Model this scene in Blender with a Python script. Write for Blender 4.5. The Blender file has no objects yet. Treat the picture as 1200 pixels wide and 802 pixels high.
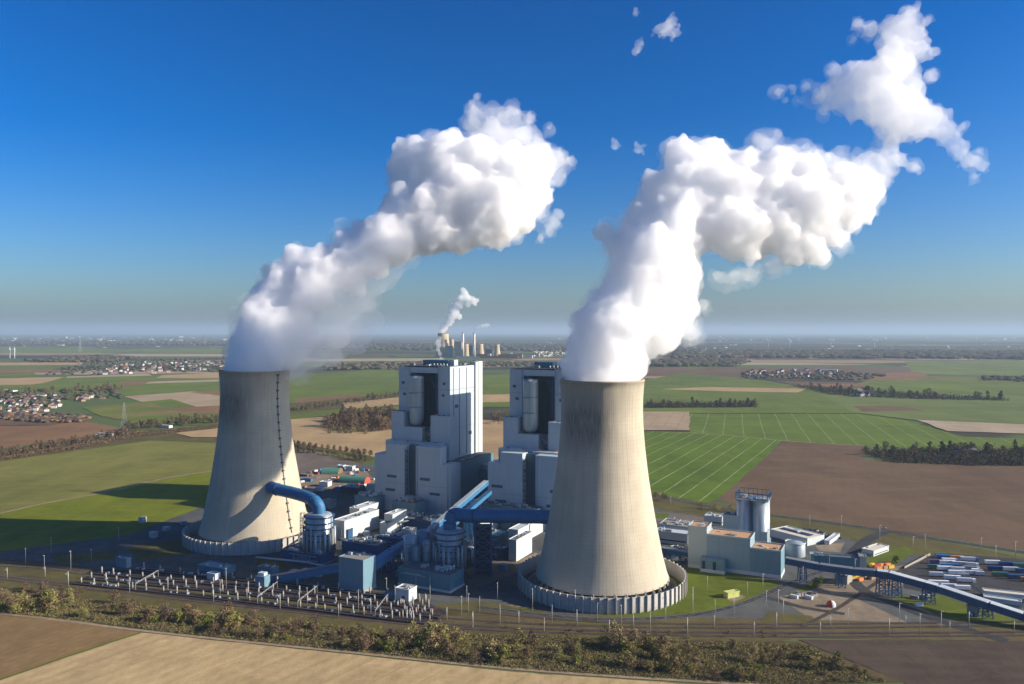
import bpy, bmesh, math, random
import numpy as np
from mathutils import Vector, Matrix

R = math.radians
SC = bpy.context.scene
COL = SC.collection
H = 212.0                     # camera height in metres
F = 933.0                     # focal length expressed in photo pixels
PITCH = math.atan(12 / F)
cp, sp = math.cos(PITCH), math.sin(PITCH)

# ---------------------------------------------------------------- camera
cam_d = bpy.data.cameras.new('camera')
cam = bpy.data.objects.new('camera', cam_d)
COL.objects.link(cam)
cam.location = (0, 0, H)
cam.rotation_euler = (R(90) - PITCH, 0, 0)
cam_d.sensor_width = 36
cam_d.lens = 36 * F / 1200
cam_d.clip_start = 1
cam_d.clip_end = 400000
SC.camera = cam

# ---------------------------------------------------------------- world, sun, exposure
SUN_AZ, SUN_EL = 8.5, 22.0   # azimuth: degrees from +X towards the camera
S = Vector((math.cos(R(SUN_AZ)) * math.cos(R(SUN_EL)), -math.sin(R(SUN_AZ)) * math.cos(R(SUN_EL)), math.sin(R(SUN_EL))))
w = bpy.data.worlds.new('World')
SC.world = w
w.use_nodes = True
wn = w.node_tree.nodes
wl = w.node_tree.links
for n in list(wn):
    wn.remove(n)
wo = wn.new('ShaderNodeOutputWorld')
bg = wn.new('ShaderNodeBackground')
sky = wn.new('ShaderNodeTexSky')
sky.sky_type = 'NISHITA'
sky.sun_disc = False
sky.sun_elevation = R(SUN_EL)
sky.sun_rotation = R(90 + SUN_AZ)
sky.altitude = 200
sky.air_density = 1.0
sky.dust_density = 1.7
sky.ozone_density = 1.2
# grade of the clear spring sky: deeper blue overhead, pale grey-blue low down
TINT, GAM, SAT, KN = (0.73, 0.89, 1.19), 1.38, 1.22, 0.10
def vmul(a, c):
    n = wn.new('ShaderNodeVectorMath'); n.operation = 'MULTIPLY'
    wl.new(a, n.inputs[0]); n.inputs[1].default_value = c
    return n.outputs[0]
g1 = wn.new('ShaderNodeGamma'); g1.inputs['Gamma'].default_value = GAM
wl.new(vmul(sky.outputs[0], tuple(t * KN for t in TINT)), g1.inputs['Color'])
hs = wn.new('ShaderNodeHueSaturation')
hs.inputs['Saturation'].default_value = SAT
wl.new(vmul(g1.outputs[0], (1 / KN,) * 3), hs.inputs['Color'])
wl.new(hs.outputs[0], bg.inputs['Color'])
wl.new(bg.outputs[0], wo.inputs['Surface'])
bg.inputs['Strength'].default_value = 0.080
sun_d = bpy.data.lights.new('sun', 'SUN')
sun_d.energy = 4.7
sun_d.angle = R(0.5)
sun_d.color = (1.0, 0.88, 0.73)
sun = bpy.data.objects.new('sun', sun_d)
COL.objects.link(sun)
sun.rotation_euler = S.to_track_quat('Z', 'Y').to_euler()
sun.location = S * 900
SC.view_settings.view_transform = 'Standard'
SC.view_settings.look = 'None'
SC.view_settings.gamma = 1.0
SC.view_settings.exposure = 0.98
SC.view_settings.use_curve_mapping = False
SC.render.engine = 'CYCLES'
cy = SC.cycles
cy.use_denoising = True
cy.use_adaptive_sampling = True
cy.adaptive_threshold = 0.02
cy.max_bounces = 32
cy.diffuse_bounces = 3
cy.glossy_bounces = 2
cy.transmission_bounces = 2
cy.volume_bounces = 28
cy.transparent_max_bounces = 48
cy.sample_clamp_indirect = 6

# ---------------------------------------------------------------- geometry of the view (used to survey the site)
def ray(px, py):
    x, z = (px - 600) / F, (401 - py) / F
    return x, cp + z * sp, z * cp - sp
def G(px, py, z=0.0):
    """ground (or height z) point seen at photo pixel px, py"""
    x, y, dz = ray(px, py)
    t = (z - H) / dz
    return Vector((x * t, y * t, z))
def PY(px, py, Y):
    x, y, dz = ray(px, py)
    t = Y / y
    return Vector((x * t, Y, H + dz * t))
def m_per_px(Y):
    return Y / F
def zat(py, Y):
    return PY(600, py, Y).z

# ---------------------------------------------------------------- tagging
def tag(o, label=None, cat=None, group=None, kind=None):
    if label: o['label'] = label
    if cat: o['category'] = cat
    if group: o['group'] = group
    if kind: o['kind'] = kind
    return o
def thing(name, label, cat, loc=(0, 0, 0), rz=0.0, group=None, kind=None):
    o = bpy.data.objects.new(name, None)
    COL.objects.link(o)
    o.location = loc
    o.rotation_euler = (0, 0, rz)
    o.empty_display_size = 1
    return tag(o, label, cat, group, kind)
def clone(o, loc, rz=0.0, scale=None, label=None, group=None, parent=None, mats=None):
    c = o.copy()
    COL.objects.link(c)
    if parent is None:
        c.location = loc
        c.rotation_euler = (0, 0, rz)
        if scale is not None:
            c.scale = (scale, scale, scale) if not hasattr(scale, '__len__') else scale
    else:
        c.parent = parent
    if label: c['label'] = label
    if group: c['group'] = group
    for ch in o.children:
        clone(ch, None, parent=c)
    return c

# ---------------------------------------------------------------- mesh builder
class MB:
    def __init__(s):
        s.v = []; s.f = []; s.m = []; s.smooth = []
        s.mi = 0
    def add(s, vs, fs, smooth=False):
        b = len(s.v)
        s.v.extend([tuple(p) for p in vs])
        for f in fs:
            s.f.append([i + b for i in f]); s.m.append(s.mi); s.smooth.append(smooth)
        return s
    def box(s, c, d, rz=0.0, ox=(0, 0)):
        """box by base centre c, dims d, rotated rz"""
        cx, cy_, cz = c; dx, dy, dz = d[0] / 2, d[1] / 2, d[2]
        co, si = math.cos(rz), math.sin(rz)
        vs = []
        for z in (0, dz):
            for x, y in ((-dx, -dy), (dx, -dy), (dx, dy), (-dx, dy)):
                vs.append((cx + x * co - y * si, cy_ + x * si + y * co, cz + z))
        return s.add(vs, [(3, 2, 1, 0), (4, 5, 6, 7), (0, 1, 5, 4), (1, 2, 6, 5), (2, 3, 7, 6), (3, 0, 4, 7)])
    def bar(s, p, q, w_, h=None):
        """square bar from p to q"""
        p = Vector(p); q = Vector(q); h = h or w_
        d = (q - p)
        if d.length < 1e-6: return s
        d.normalize()
        up = Vector((0, 0, 1)) if abs(d.z) < 0.95 else Vector((0, 1, 0))
        a = d.cross(up).normalized() * (w_ / 2)
        b = a.cross(d).normalized() * (h / 2)
        vs = [p - a - b, p + a - b, p + a + b, p - a + b, q - a - b, q + a - b, q + a + b, q - a + b]
        return s.add(vs, [(3, 2, 1, 0), (4, 5, 6, 7), (0, 1, 5, 4), (1, 2, 6, 5), (2, 3, 7, 6), (3, 0, 4, 7)])
    def cyl(s, p, q, r0, r1=None, n=12, caps=True, smooth=True):
        p = Vector(p); q = Vector(q); r1 = r0 if r1 is None else r1
        d = (q - p).normalized()
        up = Vector((0, 0, 1)) if abs(d.z) < 0.95 else Vector((0, 1, 0))
        a = d.cross(up).normalized(); b = a.cross(d).normalized()
        vs = []
        for c, r in ((p, r0), (q, r1)):
            for i in range(n):
                t = 2 * math.pi * i / n
                vs.append(c + a * (math.cos(t) * r) + b * (math.sin(t) * r))
        s.add(vs, [(i, i + n, (i + 1) % n + n, (i + 1) % n) for i in range(n)], smooth)
        if caps:
            bb = len(s.v) - 2 * n
            s.f.append([bb + i for i in range(n)]); s.m.append(s.mi); s.smooth.append(False)
            s.f.append([bb + n + i for i in reversed(range(n))]); s.m.append(s.mi); s.smooth.append(False)
        return s
    def tube(s, pts, r, n=12):
        pts = [Vector(p) for p in pts]
        vs = []; 
        prev = None
        for i, p in enumerate(pts):
            d = (pts[min(i + 1, len(pts) - 1)] - pts[max(i - 1, 0)]).normalized()
            up = Vector((0, 0, 1)) if abs(d.z) < 0.97 else (prev or Vector((0, 1, 0)))
            a = d.cross(up).normalized(); b = a.cross(d).normalized()
            if abs(d.z) < 0.97: prev = b
            rr = r[i] if hasattr(r, '__len__') else r
            for k in range(n):
                t = 2 * math.pi * k / n
                vs.append(p + a * (math.cos(t) * rr) + b * (math.sin(t) * rr))
        m = len(pts)
        fs = [(j * n + i, (j + 1) * n + i, (j + 1) * n + (i + 1) % n, j * n + (i + 1) % n) for j in range(m - 1) for i in range(n)]
        s.add(vs, fs, True)
        b0 = len(s.v) - m * n
        s.f.append([b0 + i for i in range(n)]); s.m.append(s.mi); s.smooth.append(False)
        s.f.append([b0 + (m - 1) * n + i for i in reversed(range(n))]); s.m.append(s.mi); s.smooth.append(False)
        return s
    def rev(s, c, prof, n=96, smooth=True, a0=0.0, a1=2 * math.pi):
        """surface of revolution about the vertical axis; prof = [(r, z), ...]"""
        closed = abs(a1 - a0 - 2 * math.pi) < 1e-6
        k = n if closed else n + 1
        vs = []
        for r, z in prof:
            for i in range(k):
                t = a0 + (a1 - a0) * i / n
                vs.append((c[0] + r * math.cos(t), c[1] + r * math.sin(t), c[2] + z))
        fs = []
        for j in range(len(prof) - 1):
            for i in range(n):
                i2 = (i + 1) % k
                fs.append((j * k + i, j * k + i2, (j + 1) * k + i2, (j + 1) * k + i))
        return s.add(vs, fs, smooth)
    def prism(s, pts, z0, z1, cap_bottom=True):
        n = len(pts)
        ar = sum(pts[i][0] * pts[(i + 1) % n][1] - pts[(i + 1) % n][0] * pts[i][1] for i in range(n))
        if ar < 0: pts = pts[::-1]
        vs = [(p[0], p[1], z0) for p in pts] + [(p[0], p[1], z1) for p in pts]
        fs = [tuple(range(n, 2 * n))] + [(i, (i + 1) % n, (i + 1) % n + n, i + n) for i in range(n)]
        if cap_bottom: fs.append(tuple(reversed(range(n))))
        return s.add(vs, fs)
    def build(s, name, mats, parent=None, loc=None, bevel=0.0):
        me = bpy.data.meshes.new(name)
        off = Vector((0, 0, 0))
        if parent is not None and loc is None:
            chain = parent
            while chain is not None:
                off = off + chain.location
                chain = chain.parent
        elif loc is not None:
            off = Vector(loc)
        vs = [(x - off.x, y - off.y, z - off.z) for x, y, z in s.v]
        me.from_pydata(vs, [], s.f)
        mats = mats if isinstance(mats, (list, tuple)) else [mats]
        for m_ in mats: me.materials.append(m_)
        me.polygons.foreach_set('material_index', s.m)
        me.polygons.foreach_set('use_smooth', s.smooth)
        me.update()
        o = bpy.data.objects.new(name, me)
        COL.objects.link(o)
        if parent is not None:
            o.parent = parent
            if loc is not None: o.location = (0, 0, 0)
        elif loc is not None:
            o.location = loc
        return o

# ---------------------------------------------------------------- materials
MATS = {}
class NT:
    """tiny node helper"""
    def __init__(s, name, rough=0.8, metal=0.0, spec=0.3):
        s.mat = bpy.data.materials.new(name); s.mat.use_nodes = True
        s.t = s.mat.node_tree; s.n = s.t.nodes; s.l = s.t.links
        s.b = s.n['Principled BSDF']
        s.b.inputs['Roughness'].default_value = rough
        s.b.inputs['Metallic'].default_value = metal
        s.b.inputs['Specular IOR Level'].default_value = spec
        s.tc = s.n.new('ShaderNodeTexCoord')
        MATS[name] = s.mat
    def node(s, typ, **kw):
        n = s.n.new(typ)
        for k, v in kw.items(): setattr(n, k, v)
        return n
    def inp(s, sock, v):
        if isinstance(v, bpy.types.NodeSocket): s.l.new(v, sock)
        elif v is not None: sock.default_value = v
    def math(s, op, a, b=None, c=None, clamp=False):
        n = s.node('ShaderNodeMath', operation=op); n.use_clamp = clamp
        s.inp(n.inputs[0], a); s.inp(n.inputs[1], b)
        if c is not None: s.inp(n.inputs[2], c)
        return n.outputs[0]
    def sep(s, v=None):
        n = s.node('ShaderNodeSeparateXYZ'); s.inp(n.inputs[0], v or s.tc.outputs['Object']); return n.outputs
    def comb(s, x, y, z):
        n = s.node('ShaderNodeCombineXYZ')
        for i, v in enumerate((x, y, z)): s.inp(n.inputs[i], v)
        return n.outputs[0]
    def noise(s, scale, detail=4, vec=None, rough=0.55, dist=0.0):
        n = s.node('ShaderNodeTexNoise'); s.inp(n.inputs['Vector'], vec or s.tc.outputs['Object'])
        n.inputs['Scale'].default_value = scale; n.inputs['Detail'].default_value = detail
        n.inputs['Roughness'].default_value = rough; n.inputs['Distortion'].default_value = dist
        return n.outputs[0]
    def voro(s, scale, vec=None, feature='F1', out='Color', rnd=1.0):
        n = s.node('ShaderNodeTexVoronoi', feature=feature); s.inp(n.inputs['Vector'], vec or s.tc.outputs['Object'])
        n.inputs['Scale'].default_value = scale; n.inputs['Randomness'].default_value = rnd
        return n.outputs[out]
    def scale(s, v, sc, rot=0.0):
        n = s.node('ShaderNodeMapping'); s.inp(n.inputs[0], v or s.tc.outputs['Object'])
        n.inputs['Scale'].default_value = sc; n.inputs['Rotation'].default_value = (0, 0, rot)
        return n.outputs[0]
    def ramp(s, fac, stops, interp='LINEAR'):
        n = s.node('ShaderNodeValToRGB'); s.inp(n.inputs[0], fac)
        cr = n.color_ramp; cr.interpolation = interp
        while len(cr.elements) < len(stops): cr.elements.new(0.5)
        for e, (p, c) in zip(cr.elements, stops):
            e.position = p
            e.color = tuple(c) + (1,) if hasattr(c, '__len__') else (c, c, c, 1)
        return n.outputs[0]
    def mix(s, fac, a, b, mode='MIX'):
        n = s.node('ShaderNodeMix', data_type='RGBA', blend_type=mode)
        s.inp(n.inputs[0], fac)
        for i, v in ((6, a), (7, b)):
            if isinstance(v, (tuple, list)) and len(v) == 3: v = tuple(v) + (1,)
            s.inp(n.inputs[i], v)
        return n.outputs[2]
    def map(s, v, a, b, c, d):
        n = s.node('ShaderNodeMapRange'); s.inp(n.inputs[0], v)
        for i, x in enumerate((a, b, c, d)): n.inputs[i + 1].default_value = x
        return n.outputs[0]
    def col(s, c):
        s.inp(s.b.inputs['Base Color'], tuple(c) + (1,) if isinstance(c, (tuple, list)) else c); return s
    def bump(s, h, strength=0.3, dist=1.0):
        n = s.node('ShaderNodeBump'); s.inp(n.inputs['Height'], h)
        n.inputs['Strength'].default_value = strength; n.inputs['Distance'].default_value = dist
        s.l.new(n.outputs[0], s.b.inputs['Normal']); return s
# ---------------------------------------------------------------- steam
def vol_mat(name, density, color=(1, 1, 1), aniso=0.25):
    m = bpy.data.materials.new(name); m.use_nodes = True
    n = m.node_tree.nodes; n.clear()
    o = n.new('ShaderNodeOutputMaterial'); v = n.new('ShaderNodeVolumePrincipled')
    v.inputs['Color'].default_value = tuple(color) + (1,)
    v.inputs['Density'].default_value = density
    v.inputs['Anisotropy'].default_value = aniso
    m.node_tree.links.new(v.outputs[0], o.inputs['Volume'])
    m.cycles.homogeneous_volume = True
    MATS[name] = m
    return m
def ico(sub):
    bm = bmesh.new(); bmesh.ops.create_icosphere(bm, subdivisions=sub, radius=1)
    v = np.array([p.co[:] for p in bm.verts]); f = np.array([[q.index for q in p.verts] for p in bm.faces]); bm.free()
    return v, f
ICO1, ICO2, ICO3 = ico(1), ico(2), ico(3)
def puff_mesh(name, balls, voxel, disp, mat, parent, seed=0, lumps=((0.55, 5, 0.42), (0.3, 3, 0.4)), keep=lambda c: True, min_r=0.0):
    """balls = [(centre, radius)]; smaller balls grow on bigger ones, all are fused by a voxel remesh and roughened"""
    rnd = random.Random(seed)
    gens = [list(balls)]
    for emb, cnt, rel in lumps:
        nxt = []
        for c, r in gens[-1]:
            for _ in range(int(cnt * (0.6 + 0.8 * rnd.random()))):
                d = Vector((rnd.gauss(0, 1), rnd.gauss(0, 1), rnd.gauss(0, 1))).normalized()
                rr = r * rel * rnd.uniform(0.6, 1.25)
                cc = c + d * (r - rr * (1 - emb) * rnd.uniform(0.3, 1.0))
                if rr > min_r and keep(cc): nxt.append((cc, rr))
        gens.append(nxt)
    vs, fs, b = [], [], 0
    for gi, g in enumerate(gens):
        V, Fc = (ICO3, ICO2, ICO2, ICO1)[min(gi, 3)]
        for c, r in g:
            vs.append(V * r + np.array(c[:])); fs.append(Fc + b); b += len(V)
    vs = np.concatenate(vs); fs = np.concatenate(fs)
    me = bpy.data.meshes.new(name + '_raw')
    base = Vector(parent.location)
    vs = vs - np.array(base[:])
    me.vertices.add(len(vs)); me.vertices.foreach_set('co', vs.astype(np.float32).ravel())
    me.loops.add(len(fs) * 3); me.loops.foreach_set('vertex_index', fs.astype(np.int32).ravel())
    me.polygons.add(len(fs)); me.polygons.foreach_set('loop_start', np.arange(0, len(fs) * 3, 3, dtype=np.int32))
    me.update(); me.validate()
    o = bpy.data.objects.new(name, me); COL.objects.link(o)
    rm = o.modifiers.new('fuse', 'REMESH'); rm.mode = 'VOXEL'; rm.voxel_size = voxel; rm.use_smooth_shade = True
    for i, (size, st, kind) in enumerate(disp):
        tx = bpy.data.textures.new('puff', 'VORONOI' if kind == 'v' else 'CLOUDS')
        tx.noise_scale = size
        if kind == 'v':
            tx.distance_metric = 'DISTANCE_SQUARED'
        else:
            tx.noise_depth = 3
        dm = o.modifiers.new('puff%d' % i, 'DISPLACE'); dm.texture = tx; dm.texture_coords = 'LOCAL'
        dm.strength = st; dm.mid_level = 0.5
    rm = o.modifiers.new('clean', 'REMESH'); rm.mode = 'VOXEL'; rm.voxel_size = voxel; rm.use_smooth_shade = True
    dg = bpy.context.evaluated_depsgraph_get()
    ev = o.evaluated_get(dg)
    m2 = bpy.data.meshes.new_from_object(ev, depsgraph=dg)
    m2.name = name
    o.modifiers.clear(); o.data = m2
    bpy.data.meshes.remove(me)
    m2.materials.clear(); m2.materials.append(mat)
    o.parent = parent
    return o
def strands(balls, seed, per=9, steps=9, thin=0.24):
    """torn wisps: short curling chains of little balls leaving each ball"""
    rnd = random.Random(seed); out = []
    for c, r in balls:
        out.append((c, r * 0.62))
        for _ in range(per):
            d = Vector((rnd.gauss(0.25, 1), rnd.gauss(0, 1), rnd.gauss(0.15, 1))).normalized()
            p = c + d * r * rnd.uniform(0, 0.5); rr = r * thin * rnd.uniform(0.8, 1.6)
            for k in range(steps):
                out.append((p.copy(), rr * (1 - 0.75 * k / steps)))
                d = (d + Vector((rnd.gauss(0, 1), rnd.gauss(0, 1), rnd.gauss(0, 1))) * 0.35).normalized()
                p = p + d * r * 0.14
    return out
def balls_px(lst, depth, spread=0.0, seed=1):
    """surveyed balls: (px, py, r_px[, depth offset in radii]) -> world"""
    rnd = random.Random(seed); out = []
    for b in lst:
        Y = depth(b[0], b[1])
        r = b[2] * Y / F
        off = (b[3] if len(b) > 3 else rnd.uniform(-1, 1) * spread) * r
        out.append((PY(b[0], b[1], Y + off), r))
    return out

M_core = vol_mat('steam_dense', 0.12, (1, 1, 1), 0.2)
M_soft = vol_mat('steam_soft', 0.036, (1, 1, 1), 0.2)
M_torn = vol_mat('steam_torn', 0.013, (1, 1, 1), 0.2)
M_fringe = vol_mat('steam_fringe', 0.018, (1, 1, 1), 0.2)
M_veil = vol_mat('steam_veil', 0.014, (1, 1, 1), 0.2)

# right plume
rd = lambda x, y: 664 + 0.28 * max(0, 447 - y)
RC = [(706, 444, 43, 0), (707, 428, 42, 0), (712, 412, 42, 0), (718, 396, 42), (726, 376, 42), (728, 350, 30), (748, 362, 48), (760, 340, 46), (768, 315, 48), (735, 325, 26),
      (709, 270, 14), (718, 290, 15), (735, 290, 22), (748, 268, 24), (780, 285, 42), (755, 252, 22), (778, 228, 28), (800, 255, 42), (800, 190, 22), (795, 178, 18), (836, 180, 20), (815, 208, 36),
      (869, 200, 25), (858, 235, 42), (840, 262, 30), (893, 225, 38), (898, 262, 38), (915, 192, 20), (869, 272, 32), (940, 205, 26), (950, 245, 38), (990, 222, 33), (1012, 226, 24),
      (1005, 248, 20), (945, 290, 22), (961, 302, 12), (975, 277, 17), (927, 298, 17), (800, 330, 24), (795, 365, 22), (780, 395, 20)]
RW = [(881, 321, 11), (858, 329, 12), (841, 326, 10), (904, 312, 15), (872, 327, 9), (898, 170, 17), (930, 180, 16), (955, 190, 18), (975, 195, 18), (1028, 215, 16), (1018, 205, 14), (1024, 192, 14), (1036, 202, 13), (1010, 198, 14), (985, 200, 14), (1045, 190, 12), (1003, 205, 15), (1000, 262, 12), (985, 285, 12),
      (885, 162, 9), (912, 158, 7), (1016, 248, 12), (810, 390, 14), (825, 360, 9), (1030, 200, 10)]
RU = [(1053, 34, 22), (1070, 42, 19), (1035, 48, 13), (1055, 63, 25), (1042, 88, 28), (1007, 98, 27), (984, 109, 21), (1030, 115, 30), (1059, 128, 30), (1087, 145, 23),
      (1110, 157, 17), (1040, 150, 18), (1064, 155, 18), (1126, 173, 13)]
RUW = [(1019, 36, 10), (1007, 28, 8), (1000, 47, 5), (978, 86, 11), (961, 113, 12), (944, 103, 7), (930, 104, 6), (912, 108, 8), (922, 117, 4), (1042, 170, 13), (1036, 184, 11), (1055, 187, 9), (1070, 196, 10), (1139, 189, 12),
       (1150, 196, 7), (1142, 208, 7), (1138, 216, 4), (1095, 60, 7), (1090, 90, 8), (1085, 25, 6), (1128, 150, 6), (1148, 178, 4), (1020, 195, 12), (1010, 185, 9), (965, 130, 7), (1076, 205, 5), (935, 118, 5)]
pl = thing('steam_plume', 'largest white steam plume, rising from the front right cooling tower', 'steam plume', (75, 664, 176), group=None)
core_r = balls_px(RC, rd, 0.35, 3)
puff_mesh('dense_steam', core_r, 1.9, ((22, 7, 'c'), (9, 6.0, 'v'), (5, 3.2, 'v'), (3, 1.4, 'c')), M_core, pl, 4,
          lumps=((0.5, 22, 0.36), (0.4, 9, 0.42)), keep=lambda c: c.z > 178, min_r=2.2)
puff_mesh('drifting_steam', balls_px(RU, rd, 0.3, 8), 2.2, ((26, 16, 'c'), (9, 9, 'v'), (4.5, 5, 'v'), (2.6, 2.6, 'c')), M_soft, pl, 5,
          lumps=((0.5, 20, 0.4), (0.4, 7, 0.45)), min_r=2.5)
puff_mesh('torn_steam', strands(balls_px(RW + RUW, rd, 0.3, 9), 61), 1.3, ((12, 9, 'c'), (5, 4.5, 'c'), (2.6, 2.4, 'c')), M_soft, pl, 6, lumps=((0.7, 4, 0.6),), min_r=1.0)
puff_mesh('steam_fringe', core_r, 2.2, ((26, 20, 'c'), (9, 10, 'c'), (4.5, 5, 'c')), M_fringe, pl, 7, lumps=((0.3, 24, 0.34), (0.4, 4, 0.4)), keep=lambda c: c.z > 196, min_r=3)
puff_mesh('torn_veil', [(c, r * 1.05) for c, r in balls_px(RW + RUW, rd, 0.3, 9)], 1.8, ((16, 16, 'c'), (6, 8, 'c'), (3, 3.4, 'c')), M_torn, pl, 8, lumps=((0.6, 9, 0.5),), min_r=1.5)
# left plume
ld = lambda x, y: 820 + 0.42 * max(0, 434 - y)
LC = [(298, 432, 34, 0), (300, 418, 33, 0), (303, 402, 32, 0), (311, 384, 30), (318, 365, 29), (328, 345, 28), (338, 325, 26), (345, 306, 20), (372, 318, 24), (365, 340, 26), (398, 312, 24), (425, 292, 24), (448, 276, 26), (420, 275, 16), (460, 285, 22), (435, 310, 18), (478, 262, 26), (410, 330, 18),
      (403, 290, 18), (380, 300, 14), (412, 303, 22), (440, 278, 20), (428, 268, 12), (458, 262, 22), (470, 242, 26), (475, 182, 20), (463, 198, 13), (492, 205, 34), (492, 250, 32), (520, 190, 28), (520, 240, 42), (555, 194, 30), (555, 240, 40),
      (583, 200, 30), (583, 245, 32), (606, 220, 28), (532, 280, 18), (502, 272, 24), (555, 272, 18), (578, 277, 13), (612, 194, 22), (440, 300, 18), (470, 280, 18)]
LW = [(555, 130, 12), (552, 148, 14), (575, 150, 17), (566, 166, 18), (592, 164, 17), (620, 138, 9), (612, 158, 15), (643, 150, 6), (650, 187, 15), (668, 191, 8), (640, 205, 15), (625, 240, 17), (618, 262, 12), (643, 270, 9), (655, 252, 6), (633, 279, 7), (597, 288, 5),
      (604, 278, 8), (560, 112, 5), (632, 172, 12), (600, 130, 8), (660, 205, 6), (588, 138, 9), (648, 262, 8), (637, 222, 9), (604, 252, 14)]
LS = [(292, 428, 30), (286, 412, 22), (318, 425, 26), (330, 405, 28), (342, 385, 28), (350, 362, 28), (362, 345, 26), (385, 338, 22), (400, 322, 20), (300, 372, 18), (296, 395, 18), (310, 345, 14), (425, 305, 20), (455, 290, 20), (335, 425, 16)]
LX = [(590, 150, 24), (610, 170, 28), (640, 200, 24), (628, 235, 20), (570, 140, 18), (655, 190, 14), (620, 262, 12), (600, 265, 14)]
LV = [(345, 420, 30), (360, 395, 38), (375, 365, 38), (400, 345, 36), (425, 320, 32), (330, 400, 34), (385, 410, 24), (412, 395, 20), (445, 300, 30), (480, 285, 22), (410, 375, 26), (312, 345, 15), (300, 380, 15), (402, 266, 9), (415, 262, 7)]
pl2 = thing('steam_plume', 'white steam plume over the rear left cooling tower, bluish at its foot', 'steam plume', (-265, 820, 176))
LC = [(a[0] + (a[0] - 298) * 0.03, a[1], a[2] * (1.0 if a[1] > 300 else 1.1)) + tuple(a[3:]) for a in LC]
puff_mesh('dense_steam', balls_px(LC, ld, 0.35, 13), 2.3, ((24, 8, 'c'), (10, 6.5, 'v'), (5.5, 3.4, 'v'), (3.2, 1.5, 'c')), M_core, pl2, 14,
          lumps=((0.5, 20, 0.36), (0.4, 8, 0.42)), keep=lambda c: c.z > 178, min_r=2.6)
puff_mesh('torn_steam', strands(balls_px(LW, ld, 0.3, 19), 63, 12), 1.6, ((14, 11, 'c'), (6, 5.5, 'c'), (3, 2.8, 'c')), M_soft, pl2, 16, lumps=((0.7, 3, 0.6),), min_r=1.3)
puff_mesh('steam_fringe', balls_px(LC, ld, 0.35, 13), 2.6, ((30, 24, 'c'), (10, 12, 'c'), (5, 5.5, 'c')), M_fringe, pl2, 64, lumps=((0.3, 22, 0.34), (0.4, 4, 0.4)), keep=lambda c: c.z > 196, min_r=4)
puff_mesh('torn_veil', balls_px(LW + LX, ld, 0.3, 19), 2.2, ((20, 20, 'c'), (8, 11, 'c'), (4, 4.5, 'c')), M_torn, pl2, 28, lumps=((0.6, 9, 0.5),), min_r=2)
puff_mesh('shaded_steam', balls_px(LS, ld, 0.3, 27), 2.4, ((22, 12, 'c'), (9, 5, 'c'), (4.5, 2.4, 'c')), vol_mat('steam_shaded', 0.022), pl2, 18,
          lumps=((0.55, 18, 0.38), (0.4, 6, 0.42)), keep=lambda c: c.z > 178, min_r=2.4)
puff_mesh('steam_veil', balls_px(LV, ld, 0.3, 23), 3, ((30, 26, 'c'), (12, 10, 'c')), M_veil, pl2, 17,
          lumps=((0.7, 8, 0.5),), min_r=4, keep=lambda c: c.z > 178)
for i, (lab, bl) in enumerate((
        ('small ragged cloud scrap high above the two plumes, at the top of the picture', [(786, 27, 10), (780, 36, 10), (790, 40, 9), (775, 40, 7), (764, 42, 4), (770, 32, 5)]),
        ('small torn cloud scrap just below and left of the highest scrap', [(748, 57, 8), (744, 63, 4), (752, 50, 5)]),
        ('tiny faint cloud speck left of the highest cloud scraps', [(746, 14, 5), (747, 20, 3)]),
        ('faint round cloud scrap between the two plumes, the left one of its pair', [(722, 170, 7), (724, 175, 4), (719, 166, 4)]),
        ('faint cloud scrap between the two plumes, the right one of its pair', [(749, 175, 7), (753, 180, 4), (746, 171, 4)]))):
    bb = balls_px(bl, lambda x, y: 900, 0.3, 30 + i)
    p = thing('cloud_scrap', lab, 'cloud', bb[0][0])
    puff_mesh('vapour', strands(bb, 70 + i, 12), 1.2, ((10, 8, 'c'), (4.5, 4.5, 'c'), (2.4, 2.4, 'c')), M_soft, p, 40 + i, lumps=((0.7, 3, 0.6),), min_r=0.8)
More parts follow.
